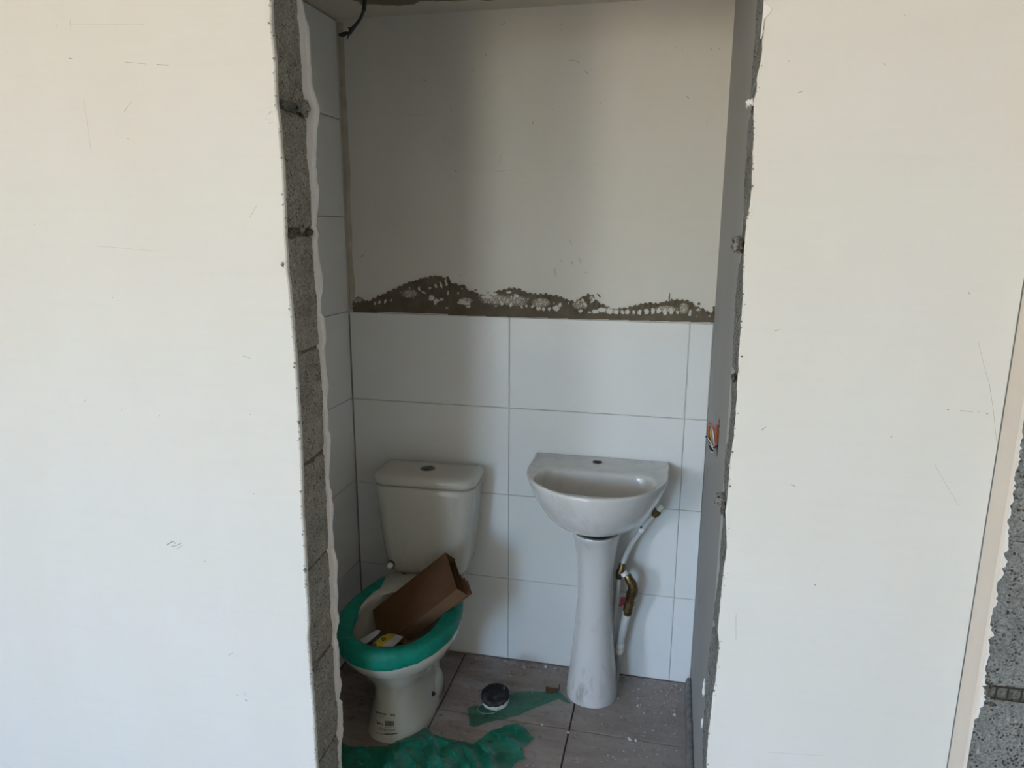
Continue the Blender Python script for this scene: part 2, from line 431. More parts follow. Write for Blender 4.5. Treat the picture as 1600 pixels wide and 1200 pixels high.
# ---- trowelled adhesive above the tiles
def adhesive_patch():
    top = [(550, 472), (556, 467), (562, 470), (568, 467), (574, 471), (582, 467), (588, 464), (600, 459), (612, 453), (625, 447), (638, 441), (650, 438), (662, 434), (675, 431), (688, 432), (695, 434), (701, 431), (705, 443),
           (712, 442), (718, 446), (726, 444), (730, 453), (740, 455), (748, 460), (762, 458), (776, 455), (790, 451), (800, 450), (812, 451), (820, 456), (830, 458), (842, 460), (850, 459), (862, 461), (870, 462), (880, 465),
           (890, 470), (900, 471), (906, 466), (920, 459), (926, 461), (935, 472), (946, 478), (956, 482), (968, 482), (980, 481), (990, 478), (1000, 475), (1014, 473), (1026, 474), (1040, 471), (1052, 468), (1070, 469), (1080, 471),
           (1086, 478), (1096, 482), (1102, 484), (1108, 488), (1113, 487), (1116, 480)]
    tx = [a for a, b in top]; ty = [b for a, b in top]
    # bare paint showing through (px, py, rx, ry, tilt)
    holes = [(593, 472, 1.7, 3.2, .3), (602, 471, 1.6, 3.2, .3), (611, 469, 1.3, 2.4, .4), (586, 474, 1.4, 2.2, .2), (674, 466, 5, 4.6, .0), (682, 470, 4, 3.2, .0), (690, 468, 4, 2, 0), (680, 474, 2.4, 2, 0),
             (681, 447, 1.6, 4, -.35), (689, 445, 1.8, 5.2, -.3), (697, 441, 2, 7.5, -.22), (700, 458, 1.6, 4.2, 0), (716, 458, 1.2, 2.5, 0), (722, 451, 1, 2, 0), (725, 474, 10, 2.4, .12), (722, 470, 5, 2, 0), (698, 481, 3, 1.2, 0), (732, 479, 4, 1.6, 0),
             (640, 450, 1, 2, 0), (655, 451, 1.4, 4, 0), (662, 457, 4, 1.3, .4), (672, 450, 2, 2.2, .3),
             (815, 480, 1.8, 2.6, 0), (823, 478, 2, 2, 0), (832, 479, 2.2, 2, 0), (841, 482, 3.5, 3, 0), (849, 483, 2.7, 2.7, 0), (858, 483, 2.6, 3, 0), (869, 482, 5, 4.6, 0), (875, 476, 2.4, 4, .4), (866, 474, 1, 2, 0), (888, 474, 1, 2, 0),
             (910, 469, 2, 3, -.5), (914, 476, 2, 4, -.7), (926, 470, 5, 1.6, -.75), (907, 486, 3, 2.6, 0), (930, 487, 5, 3.6, 0), (940, 484, 6, 4, 0), (952, 487, 5, 4, 0), (921, 489, 3, 2, 0),
             (963, 488, 3.2, 4, 0), (972, 489, 3, 5, 0), (980, 488, 3.6, 4.5, 0), (990, 488, 2.8, 4, 0), (999, 488, 3, 4, 0), (1010, 487, 3.8, 4.6, 0), (1020, 486, 3.2, 4.2, 0), (1029, 486, 3.2, 4, 0), (1039, 488, 3, 5.4, 0), (1049, 487, 3, 4.6, 0), (1059, 488, 2.6, 3.4, 0),
             (1078, 490, 2.2, 8, .12), (1088, 496, 2, 3, 0), (1098, 497, 1.8, 1.6, 0), (1108, 497, 2.3, 4, .1), (1091, 484, 3, 2, 0), (1104, 480, 5, 3, 0), (1074, 499, 3, 1.5, 0),
             (770, 459, 7, 2.6, .2), (762, 464, 8, 2.4, .1), (795, 457, 5, 1.8, 0), (784, 475, 3.5, 2, 0), (798, 477, 2.4, 2.6, 0), (806, 462, 4, 3, .3), (775, 478, 2, 1, 0), (757, 459, 6, 2, .1)]
    thin = [(640, 459, 14, 7), (775, 468, 26, 9), (805, 470, 22, 9), (760, 463, 14, 6), (845, 473, 16, 8), (905, 476, 13, 8), (728, 470, 12, 6), (1068, 482, 8, 10), (955, 485, 16, 6), (560, 469, 7, 4), (925, 466, 6, 4), (1040, 483, 18, 6)]
    # extra blobs outside the main body
    extra = [(1092, 474.5, 2.2, 2.2, 0), (936, 462, 4.2, 1.2, .85), (1046, 464, .9, 6, .05), (1115, 481, 1.6, 3, 0), (560, 467, 5, 3, 0), (553, 475, 2.5, 3, .2), (743, 453, 2, 1, 0)]
    def inside(e, x, y):
        cx, cy, rx, ry, a = e; dx, dy = x-cx, y-cy; ca, sa = math.cos(a), math.sin(a)
        u, v = dx*ca+dy*sa, -dx*sa+dy*ca
        return (u/rx)**2+(v/ry)**2
    step = 0.9; x0, x1, y0, y1 = 547, 1117, 427, 505
    nx, ny = int((x1-x0)/step), int((y1-y0)/step)
    idx = {}; V = []; Fc = []; TH = []
    def bot(x): return 488.3+(x-545)*0.0282
    def get(i, j):
        k = (i, j)
        if k not in idx:
            x, y = x0+i*step, y0+j*step
            p = onY(x, y, YB+0.006); q = fbm((x*0.13, y*0.13, 1.7), 1.0, 3)
            comb = 0.5+0.5*math.cos(x*2*math.pi/9.0+(y-470)*0.12)
            band = 1.0 if y > bot(x)-11 else 0.0
            t = 0.0022+0.0010*q+0.0014*comb*(1-band)+0.0008*band
            th = 0.0
            for cx, cy, rx, ry in thin: th = max(th, 1-((x-cx)/rx)**2-((y-cy)/ry)**2)
            th = max(0, min(1, th*1.6))
            t = max(0.0008, t*(1-0.7*th))
            idx[k] = len(V); V.append((p.x, YB+0.0088-t, p.z)); TH.append(th)
        return idx[k]
    for i in range(nx):
        x = x0+(i+.5)*step; tp = float(np.interp(x, tx, ty)); b = bot(x)
        for j in range(ny):
            y = y0+(j+.5)*step
            if y > b-0.3: continue
            n1 = nz((x*0.35, y*0.35, 4)); n2 = nz((x*0.9, y*0.9, 9))
            comb = math.cos(x*2*math.pi/8.2)
            ok = y > tp+1.2*n1+1.0*n2-1.1*comb*(1 if x > 745 or x < 640 else 0.5) and x > 551+3*n1
            if y > b-8+3*n1 and x > 556: ok = True
            if ok and y < b-(9.5 if x > 700 else 4)+1.0*n2:
                for h in holes:
                    if inside(h, x, y) < 1+0.8*n1+0.5*n2: ok = False; break
                if ok:
                    for cx, cy, rx, ry in thin:
                        rad = ((x-cx)/rx)**2+((y-cy)/ry)**2+0.9*nz((x*.16, y*.2, 31))
                        if rad < 1.2 and 0.9*nz((x*.42, y*.34, 12))+0.6*nz((x*1.3, y*.7, 2)) > 0.20+0.35*rad*rad: ok = False; break
            if not ok:
                for h in extra:
                    if inside(h, x, y) < 1+0.5*n2: ok = True; break
            if ok: Fc.append((get(i, j), get(i, j+1), get(i+1, j+1), get(i+1, j)))
    o = mesh('tile_adhesive', V, Fc, M_adh, wb)
    at = o.data.attributes.new('thin', 'FLOAT', 'POINT'); at.data.foreach_set('value', TH)
    return tag(o, 'combed dark tile adhesive', kind=None)
adhesive_patch()
# crack of pale mortar along the tile top at the left
tube('mortar_thread', [onY(590, 487.5, YB+0.005), onY(625, 489, YB+0.005), onY(660, 490, YB+0.005), onY(700, 491.5, YB+0.005)], 0.0012, M_chalk, wb, 6)

# ---- left wall (tiled to the ceiling)
V, Fc = box_vf(XL-0.12, XL-0.0085, Y1-0.02, YB+0.12, -0.05, ZC+0.05)
wl = mesh('wall_left', V, Fc, M_grout, None, False)
tag(wl, 'left wall of the washroom, white tiled up to the ceiling', 'wall', kind='structure')
LR = [0.0, 0.333, 0.658, 0.976, 1.293, 1.619, 1.938, 2.244]
for i in range(7):
    for a, b in ((YB-0.594, YB), (Y1+0.012, YB-0.594)):
        V, Fc = tile_vf(a, b, LR[i], LR[i+1], 0, 0.0085)
        o = mesh('wall_tile', [(XL-d-0.0003*(i % 2), u, v) for u, v, d in V], Fc, M_tile, wl, False); fix_normals(o)

# ---- right wall (smooth grey plaster with a hole for the outlet)
hy0, hy1, hz0, hz1 = 1.80, 1.900, 1.015, 1.108
parts = [box_vf(XR+0.0005, XR+0.10, Y1-0.003, hy0, -0.05, ZC+0.05), box_vf(XR+0.0005, XR+0.10, hy1, YB+0.12, -0.05, ZC+0.05),
         box_vf(XR+0.0005, XR+0.10, hy0, hy1, -0.05, hz0), box_vf(XR+0.0005, XR+0.10, hy0, hy1, hz1, ZC+0.05), box_vf(XR+0.05, XR+0.10, hy0, hy1, hz0, hz1)]
V, Fc = join_vf(parts)
wr = mesh('wall_right', V, Fc, M_rwall, None, False)
tag(wr, 'right wall of the washroom, smooth grey plaster with a cut outlet hole', 'wall', kind='structure')
# dark lining whose colour stands in for shade inside the outlet hole
V, Fc = box_vf(XR+0.004, XR+0.049, hy0+0.001, hy1-0.001, hz0+0.001, hz1-0.001); Fc = Fc[1:]
mesh('outlet_hole_shade', V, Fc, M_hole, wr, False)
for px, py, dy in ((1103, 744, .012), (1091, 934, .014), (1103, 737, .006)):
    p = onX(px, py, XR)
    p = Vector((XR, 2.12 if py > 900 else 2.16, onY(px, py, 2.14).z))
    ring = [(XR-0.0006, p.y+dy*math.cos(a)*(1+.3*math.sin(3*a)), p.z+0.007*math.sin(a)) for a in [k*math.pi/5 for k in range(10)]]
    mesh('screw_hole', ring, [tuple(range(10))], M_hole, wr, False)
# rough cement fillet along its foot
rings = []
for k in range(70):
    y = Y1+0.02+(YB-0.012-Y1-0.02)*k/69; h = 0.052+0.010*nz((y*14, 0, 5))+0.006*nz((y*45, 0, 5)); t = 0.019+0.005*nz((y*20, 3, 1))
    if k > 66: h *= (70-k)/4+0.15
    rings.append([(XR+0.0008, y, 0.001), (XR-t, y, 0.001), (XR-t*0.95, y, h*0.55), (XR-t*0.75, y, h*0.92), (XR-t*0.3, y, h), (XR+0.0008, y, h*0.97)])
V, Fc = loft(rings)
o = mesh('cement_fillet', V, Fc, M_cement, wr); fix_normals(o)

# ---- washroom ceiling
ce = box('ceiling', (XL-0.1, XR+0.1, Y1+0.0, YB+0.12, ZC, ZC+0.12), M_ceil)
tag(ce, 'washroom ceiling with a bare brown patch', 'ceiling', kind='structure')

# ------------------------------------------------------------------ the broken-through front wall
LF = [(422.7, 0), (423, 33), (425.5, 60), (429, 93), (430, 130), (431, 160), (434, 175), (436, 200), (441.7, 267), (444.3, 333), (445, 367), (446.7, 393), (446.7, 407), (450, 433), (454.3, 480), (458, 523), (461.7, 567), (464, 610), (466.7, 650), (470, 717), (471.7, 783), (471.7, 800), (475, 843), (478, 910), (481.7, 967), (480.7, 1000), (485, 1050), (490, 1117), (494, 1197)]
LBk = [(464, 0), (468, 43), (473, 113), (476, 155), (479, 187), (481.7, 247), (487, 300), (488, 353), (490.7, 393), (491, 407), (496.7, 470), (499, 533), (502, 567), (505, 617), (506.7, 677), (509, 733), (511.7, 783), (512.7, 817), (515, 883), (518, 950), (521.7, 1007), (523, 1067), (528, 1100), (529, 1153), (530, 1200)]
LLip = [(468, 0), (472, 20), (478, 40), (480, 70), (481.7, 100), (484, 133), (490, 152), (495, 167), (493.5, 187), (490.5, 205), (490.5, 227), (489, 262), (492.7, 267), (489, 279), (492, 287), (495, 297), (493.5, 320), (491.7, 333), (489.5, 353), (494, 367), (492, 374), (493, 397), (496.7, 417), (500, 433), (501, 450), (499, 460), (497, 467), (498.5, 492), (503, 497), (504.5, 515), (506, 533), (502.7, 547), (504, 560), (507, 590), (510, 605), (507, 620), (507.5, 640), (509, 653), (508.7, 676), (513, 683), (512.5, 700), (512, 720), (510.5, 735), (510, 753), (515, 777), (518, 800), (516, 817), (517, 840), (519, 866), (524, 882), (524, 900), (522.7, 914), (525.7, 937), (523, 952), (526.7, 973), (524, 990), (522, 1000), (526.7, 1020), (527, 1047), (530, 1077), (527.5, 1098), (531, 1102), (532.5, 1130), (533, 1150), (530.5, 1163), (530, 1200)]
RF = [(1194, 0), (1192, 50), (1191.7, 77), (1188, 100), (1185, 112), (1183, 123), (1182.7, 140), (1178, 158), (1178, 200), (1177, 233), (1175, 290), (1171.7, 323), (1166, 347), (1163, 397), (1161.7, 410), (1161, 467), (1157.7, 510), (1154, 567), (1151.7, 617), (1147, 683), (1141.7, 717), (1137, 777), (1134, 800), (1136, 857), (1130.7, 893), (1126.7, 933), (1121.7, 987), (1124, 1007), (1120, 1050), (1115, 1083), (1111.7, 1107), (1109, 1133), (1106, 1160), (1104, 1200)]
RBk = [(1181.7, 0), (1178, 50), (1175, 93), (1171, 133), (1168, 157), (1168, 187), (1163, 260), (1160, 333), (1157, 397), (1151.7, 417), (1148, 450), (1146, 500), (1143, 550), (1141.7, 617), (1136.7, 673), (1131.7, 717), (1128, 760), (1128, 807), (1123, 883), (1116.7, 940), (1111.7, 987), (1106.7, 1027), (1103, 1060), (1100, 1083), (1098, 1127), (1097, 1140), (1097, 1200)]
def edge_fn(P, Y):
    q = sorted([(v.z, v.x) for v in (onY(px, py, Y) for px, py in P)])
    zs = [a for a, b in q]; xs = [b for a, b in q]
    return lambda z: float(np.interp(z, zs, xs))
fLF, fLB, fLL = edge_fn(LF, Y0), edge_fn(LBk, Y1-0.006), edge_fn(LLip, Y1-0.004)
fRF, fRB = edge_fn(RF, Y0), edge_fn(RBk, Y1-0.004)
ZL = 2.13   # underside of what is left above the opening
def plate(fx, side, xfar, ya, yb, z0, z1, amp, seed, chamf=0.003, step=0.004):
    """plaster layer with a ragged free edge. side=-1: body lies left of the edge."""
    n = int((z1-z0)/step); V = []; Fc = []
    for k in range(n+1):
        z = z0+(z1-z0)*k/n
        e = fx(z)+amp*(0.6*nz((z*30, seed, 0))+0.4*nz((z*110, seed, 3)))
        e2 = e+0.4*amp*nz((z*60, seed, 7)); s = side
        V += [(xfar, ya, z), (e+s*0.05, ya, z), (e+s*chamf, ya+0.0005, z), (e, ya+chamf, z), (e2, (ya+yb)/2, z), (e2+s*0.001, yb, z), (xfar, yb, z)]
        if k:
            a = 7*k
            for j in range(6): Fc.append((a-7+j, a-6+j, a+j+1, a+j) if side < 0 else (a+j, a+j+1, a-6+j, a-7+j))
    Fc.append(tuple(range(6, -1, -1))); Fc.append(tuple(range(7*n, 7*n+7)))
    return V, Fc
XO = -3.6
XP = 0.6052       # where the return wall starts
# front plaster + lintel: the wall itself
lint = [box_vf(-0.87, 0.16, Y0, Y1+0.014, ZL, 2.6)]
V, Fc = join_vf([plate(fLF, -1, XO, Y0, Y0+0.014, 0, 2.6, 0.0022, 1), plate(fRF, 1, XP-0.0022, Y0, Y0+0.014, 0, 2.6, 0.0022, 5),
                 box_vf(XO, -0.99, Y0+0.014, Y1-0.006, 0, 2.6), box_vf(0.27, 2.4, Y0+0.014, Y1-0.006, 0, 2.6)]+lint)
wf = mesh('wall_front', V, Fc, M_front, None, False)
tag(wf, 'cream plastered block wall facing the camera with a rough opening broken through it', 'wall', kind='structure')
fix_normals(wf)
# inner plaster layer: its snapped white edge sticks out past the blocks on the left
o = mesh('plaster_edge', *plate(fLL, -1, XL-0.02, Y1-0.008, Y1+0.012, 0, 2.25, 0.0036, 9, 0.0012), M_chalk, wf, False); fix_normals(o)
o['label'] = 'snapped white plaster edge'
# the joints seen in the left jamb
def zmid(a, b): return (onY(*a, Y0).z+onY(*b, Y1).z)/2
JL = [(zmid((433, 165), (479, 170)), 0.022), (zmid((446, 360), (489, 365)), 0.020), (zmid((460, 556), (499, 541)), 0.008), (zmid((470, 728), (508, 708)), 0.010),
      (zmid((477, 893), (514, 864)), 0.007), (zmid((487, 1045), (522, 1010)), 0.012), (zmid((498, 1190), (530, 1158)), 0.010)]
JL = sorted(JL, key=lambda t: -t[0])
def block_face(name, ff, fb, side, xin, z0, z1, seed, mat, rec=0.0, rough=0.0022, parent=wf):
    ny_, nz_ = 26, max(2, int((z1-z0)/0.005)); V = []; Fc = []
    for j in range(nz_+1):
        z = z0+(z1-z0)*j/nz_
        eb = min(j, nz_-j)/nz_*(z1-z0)
        for i in range(ny_+1):
            t = i/ny_; y = Y0+0.012+(Y1-0.004-Y0-0.012)*t
            x = ff(z)*(1-t)+fb(z)*t
            d = rec+0.002+rough*(0.8*nz((y*60, z*60, seed))+0.7*nz((y*160, z*160, seed+3))+1.2*nz((y*18, z*18, seed+9)))
            if eb < 0.006 and name == 'concrete_block': d += (0.006-eb)*0.6
            V.append((x+side*max(0.0004, d), y, z))
    for j in range(nz_):
        for i in range(ny_):
            a = j*(ny_+1)+i; q = (a, a+1, a+ny_+2, a+ny_+1); Fc.append(q)
    # sides and back of the piece
    n = len(V); w1 = ny_+1
    ya, yb = Y0+0.0135, Y1-0.0065
    V += [(xin, ya, z0), (xin, yb, z0), (xin, yb, z1), (xin, ya, z1)]
    Fc.append(tuple(range(0, w1))+(n+1, n)); Fc.append(tuple(range(nz_*w1+w1-1, nz_*w1-1, -1))+(n+3, n+2))
    Fc.append(tuple(j*w1 for j in range(nz_, -1, -1))+(n, n+3)); Fc.append(tuple(j*w1+ny_ for j in range(nz_+1))+(n+2, n+1)); Fc.append((n, n+1, n+2, n+3))
    o = mesh(name, V, Fc, mat, parent, True); by_angle(o, 60); fix_normals(o)
    return o
def jamb(joints, ff, fb, side, xin, seed, mat, ztop=ZL):
    zt = ztop
    for i, (z, th) in enumerate(joints+[(0.0, 0.0)]):
        zb = z+th/2 if th else 0.0
        block_face('concrete_block', ff, fb, side, xin, zb, zt, seed+i*5, mat)
        if th:
            block_face('mortar_joint', ff, fb, side, xin, z-th/2, zb, seed+50+i, M_mortar, 0.005, 0.003)
        zt = z-th/2
jamb(JL, fLF, fLB, -1, -0.985, 11, M_block)
JR = [(zmid((1180, 165), (1168, 168)), 0.015), (zmid((1163, 385), (1157, 385)), 0.02), (zmid((1153, 590), (1142, 590)), 0.012), (zmid((1137, 780), (1128, 782)), 0.02), (zmid((1124, 1000), (1110, 1000)), 0.01), (zmid((1110, 1130), (1098, 1130)), 0.014)]
fRF2 = lambda z: fRF(z)+0.0005
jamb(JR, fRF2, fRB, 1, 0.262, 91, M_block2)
# lumps of mortar squeezed out of the joints
def lump(name, c, rx, ry, rz, seed, mat, parent):
    V = []; Fc = []; nu, nv = 18, 11
    for j in range(nv+1):
        th = math.pi*j/nv
        for i in range(nu):
            ph = 2*math.pi*i/nu
            d = Vector((math.sin(th)*math.cos(ph), math.sin(th)*math.sin(ph), math.cos(th)))
            k = 1+0.7*nz(d*1.5+Vector((seed, 0, 0)))+0.55*nz(d*4.0+Vector((0, seed, 0)))+0.25*nz(d*9+Vector((0, seed, 2)))
            V.append((c[0]+d.x*rx*k, c[1]+d.y*ry*k, c[2]+d.z*rz*k))
    for j in range(nv):
        for i in range(nu):
            a, b = j*nu+i, j*nu+(i+1) % nu; Fc.append((a, b, b+nu, a+nu))
    return mesh(name, V, Fc, mat, parent)
for (px, py, Y, rx, ry, rz, s, mt) in ((474, 169, 1.552, .013, .018, .014, 1, M_mortar_l), (451, 164, 1.47, .010, .022, .008, 2, M_mortar), (471, 358, 1.525, .007, .010, .008, 3, M_mortar_l), (455, 366, 1.47, .007, .02, .009, 8, M_mortar),
                                (484, 363, 1.56, .008, .012, .007, 4, M_mortar), (464, 552, 1.46, .006, .012, .007, 12, M_mortar_l), (482, 722, 1.49, .005, .02, .006, 13, M_mortar), (500, 874, 1.55, .006, .016, .007, 14, M_mortar), (490, 1042, 1.46, .008, .018, .016, 15, M_mortar_l),
                                (525, 1160, 1.565, .006, .010, .008, 16, M_mortar_l), (1152, 383, 1.56, .012, .015, .014, 5, M_mortar_l), (1158, 386, 1.50, .006, .02, .010, 17, M_mortar), (1126, 781, 1.57, .012, .014, .014, 6, M_mortar_l), (1131, 795, 1.52, .006, .02, .012, 18, M_mortar),
                                (1172, 162, 1.50, .007, .014, .009, 7, M_chalk), (1100, 1075, 1.578, .0030, .006, .020, 9, M_chalk), (1097, 1130, 1.578, .0030, .006, .011, 10, M_chalk), (1116, 1083, 1.45, .004, .008, .006, 11, M_mortar), (1146, 590, 1.5, .004, .02, .008, 19, M_mortar),
                                (442, 413, 1.437, .004, .004, .006, 21, M_mortar_l), (477, 890, 1.437, .003, .004, .006, 22, M_mortar_l), (467, 660, 1.437, .0025, .004, .005, 23, M_mortar_l)):
    c = onY(px, py, Y); lump('mortar_lump', c, rx, ry, rz, s*7.3, mt, wf)
# chipped paint beside the opening
def patch(name, pts, Y, mat, parent, t=0.0015):
    P = [onY(px, py, Y) for px, py in pts]; c = sum(P, Vector())/len(P); n = len(P)
    V = [(p.x, Y, p.z) for p in P]+[(c.x+(p.x-c.x)*0.8, Y-t, c.z+(p.z-c.z)*0.8) for p in P]
    Fc = [(k, (k+1) % n, n+(k+1) % n, n+k) for k in range(n)]+[tuple(range(n, 2*n))]
    return mesh(name, V, Fc, mat, parent, False)
patch('paint_chip', [(434, 171), (426, 174), (418, 180), (415, 186), (421, 188), (419, 193), (427, 192), (433, 198), (437, 200)], Y0-0.0002, M_front, wf, 0.0015)
patch('paint_chip', [(1193, 2), (1200, 4), (1207, 12), (1204, 20), (1198, 26), (1193, 30), (1190, 60), (1188, 60), (1192, 20)], Y0-0.0002, M_chalk, wf, 0.002)
# scuffs and pencil scratches on the two wall faces (one joined part)
M_scuff = simple('scuff_grey', (0.42, 0.41, 0.39), 0.8, var=0.3, vscale=120)
M_pencil = simple('scratch_brown', (0.40, 0.34, 0.27), 0.8)
def strokes(items, Y, mat, parent, name):
    V, Fc = [], []
    for pts, wpx in items:
        P = [onY(px, py, Y) for px, py in pts]
        for a, b in zip(P[:-1], P[1:]):
            d = (b-a).normalized(); nrm = Vector((-d.z, 0, d.x))*wpx*0.00065
            n = len(V); V += [a-nrm, b-nrm*0.7, b+nrm*0.7, a+nrm]; Fc.append((n, n+1, n+2, n+3))
    o = mesh(name, V, Fc, mat, parent, False); o['kind'] = 'stuff'; return o
strokes([([(194, 174), (206, 158)], .8), ([(109, 30), (111, 50)], .6), ([(108, 91), (114, 92)], 1.4), ([(195, 97), (228, 100)], .7), ([(245, 101), (264, 102)], 1.6), ([(130, 155), (136, 190), (143, 240)], .5), ([(260, 852), (268, 847), (270, 846)], 2.6), ([(268, 854), (277, 852), (284, 848)], 1.6), ([(276, 858), (285, 852)], 1),
         ([(271, 846), (275, 850)], 2), ([(131, 626), (133, 627)], 1.8), ([(319, 877), (321, 877)], 1.8), ([(369, 1085), (373, 1087)], 1), ([(383, 1093), (387, 1096)], 2.5), ([(382, 1081), (383, 1088)], .7), ([(357, 1024), (364, 1020)], 1), ([(390, 340), (402, 320)], .7), ([(150, 384), (240, 392)], .4),
         ([(198, 216), (202, 217)], 1), ([(415, 184), (417, 186)], 2.2), ([(419, 193), (424, 192), (426, 190)], 1), ([(429, 163), (431, 168)], 2), ([(424, 174), (419, 178)], .8), ([(225, 38), (110, 38)], .35), ([(380, 556), (392, 560)], 1)], Y0-0.0004, M_scuff, wf, 'scuff_marks')
strokes([([(1480, 640), (1483, 640)], 2), ([(1500, 642), (1520, 643)], 1.1), ([(1528, 643), (1531, 643)], 1), ([(1541, 646), (1544, 647)], 1.4), ([(1546, 600), (1552, 640), (1557, 690)], .45), ([(1528, 533), (1540, 580), (1546, 600)], .4), ([(1273, 913), (1275, 915)], 2.2), ([(1210, 517), (1219, 515)], 1), ([(1380, 98), (1384, 103)], .7),
         ([(1513, 456), (1516, 461)], 1), ([(1392, 682), (1394, 683)], 1.4), ([(1235, 757), (1243, 760)], 1.2), ([(1150, 960), (1150, 1000)], .5), ([(1460, 725), (1480, 760), (1498, 790)], .35), ([(1190, 672), (1197, 667)], 1.2), ([(1232, 95), (1233, 96)], 2), ([(1247, 145), (1254, 143)], .8), ([(1200, 1175), (1290, 1181)], .3)], Y0-0.0004, M_pencil, wf, 'scratch_marks')
strokes([([(890, 94), (899, 95), (907, 99)], 1.3), ([(914, 110), (919, 116)], 2.2), ([(876, 40), (878, 35)], 1.1), ([(875, 45), (880, 49)], .8), ([(662, 123), (665, 127)], 1.8), ([(711, 267), (714, 268)], 2.8), ([(1074, 150), (1076, 154)], 2.4), ([(832, 189), (833, 194)], 1.8), ([(758, 84), (760, 87)], 1.6), ([(703, 168), (706, 176)], 1.2),
         ([(564, 401), (568, 399)], 2.0), ([(772, 268), (800, 266)], .6), ([(783, 243), (780, 255)], .7), ([(1104, 190), (1105, 192)], 2), ([(937, 161), (939, 162)], 1.6), ([(736, 104), (741, 110)], .8), ([(780, 118), (781, 121)], 1.2), ([(789, 35), (784, 39)], 1.6), ([(1110, 78), (1112, 76)], 2.0), ([(1123, 76), (1125, 77)], 1.6), ([(1054, 73), (1056, 73)], 1.4)], YB+0.0086, M_pencil, wb, 'scuff_marks')
strokes([([(889, 375), (894, 382)], 3), ([(892, 408), (896, 414)], 5), ([(904, 402), (908, 412)], 3.5), ([(915, 395), (922, 396)], 1.6), ([(866, 420), (869, 432)], 6), ([(876, 405), (878, 410)], 3), ([(912, 424), (918, 428)], 3), ([(716, 430), (728, 428)], 2), ([(640, 180), (690, 178)], .8)], YB+0.0087, simple('faint_smear', (0.56, 0.52, 0.46), 0.9), wb, 'faint_smears')

# ---- the return wall at the right and its broken end
YR = 1.3635
RC = [(1600, 657), (1589.6, 733), (1585.5, 762), (1580, 790), (1575, 827), (1577, 850), (1572, 872), (1569, 897), (1557.5, 914), (1556, 949), (1546, 961), (1550, 990), (1546, 1013), (1540, 1048), (1541, 1089), (1533, 1107), (1523.7, 1130), (1516, 1150), (1511, 1182), (1509.7, 1200)]
fRC = edge_fn(RC, YR)
wt_parts = []
def ret_plate():
    V = []; Fc = []; n = 520
    for k in range(n+1):
        z = 2.6*k/n; e = fRC(z) if z < 1.26 else fRC(1.26)
        e += 0.003*nz((z*28, 2, 0))+0.006*nz((z*75, 8, 0))+0.005*nz((z*160, 4, 0)); e = max(e, XP+0.003)
        # left face (plastered), a worn nose, then the snapped end of the plaster
        V += [(XP, Y0-0.0002, z), (XP, YR+0.008, z), (XP+0.003, YR+0.002, z), (XP+0.007, YR, z) if e > XP+0.012 else ((XP+e)/2, YR+0.0005, z), (e, YR+0.0008, z), (e+0.001, YR+0.005, z), (e+0.0015, YR+0.0135, z), (e+0.0015, Y0-0.0002, z)]
        if k:
            a = 8*k
            for j in range(7): Fc.append((a-8+j, a-7+j, a+j+1, a+j))
    return V, Fc
M_ret = [M_return, M_chalk]
V, Fc = ret_plate()
V2, F2 = box_vf(XP+0.049, 2.4, YR+0.012, Y0+0.02, 0, 2.6)
n1 = len(Fc); Vj, Fj = join_vf([(V, Fc), (V2, F2)])
wret = mesh('wall_return', Vj, Fj, None, None, False, M_ret, [1 if (i < n1 and i % 7 in (3, 4, 5)) else 0 for i in range(n1)]+[0]*len(F2)); fix_normals(wret)
tag(wret, 'short plastered return wall at the right edge with its broken block end showing', 'wall', kind='structure')
def end_block(name, z0, z1, seed, mat, rec):
    nx_, nz_ = 60, max(3, int((z1-z0)/0.008)); V = []; Fc = []
    x0, x1 = XP+0.004, 1.15
    for j in range(nz_+1):
        z = z0+(z1-z0)*j/nz_; eb = min(j, nz_-j)/nz_*(z1-z0)
        for i in range(nx_+1):
            x = x0+(x1-x0)*(i/nx_)**1.8
            d = rec+0.0030+0.0022*nz((x*50, z*50, seed))+0.0020*nz((x*140, z*140, seed))+0.003*nz((x*14, z*14, seed))
            if eb < 0.006: d += (0.006-eb)*0.5
            V.append((x, YR+0.002+max(0, d), z))
    w1 = nx_+1
    for j in range(nz_):
        for i in range(nx_):
            a = j*w1+i; Fc.append((a, a+1, a+w1+1, a+w1))
    n = len(V); yb = YR+0.011+0.0005
    V += [(x0, yb, z0), (x1, yb, z0), (x1, yb, z1), (x0, yb, z1)]
    Fc += [tuple(range(w1-1, -1, -1))+(n, n+1), tuple(range(nz_*w1, nz_*w1+w1))+(n+2, n+3)]
    o = mesh(name, V, Fc, mat, wret, True); by_angle(o, 60); return o
zj = onY(1570, 1086, YR).z; zt = onY(1590, 845, YR).z
hj = 0.013
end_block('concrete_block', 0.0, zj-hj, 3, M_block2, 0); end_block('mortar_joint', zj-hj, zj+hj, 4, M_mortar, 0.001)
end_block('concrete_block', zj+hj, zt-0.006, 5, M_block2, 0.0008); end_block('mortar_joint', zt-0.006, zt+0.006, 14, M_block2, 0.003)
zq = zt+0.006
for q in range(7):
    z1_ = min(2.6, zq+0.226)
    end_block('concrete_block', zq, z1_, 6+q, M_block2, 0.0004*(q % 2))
    if z1_ >= 2.6: break
    end_block('mortar_joint', z1_, z1_+0.012, 60+q, M_mortar, 0.003); zq = z1_+0.012
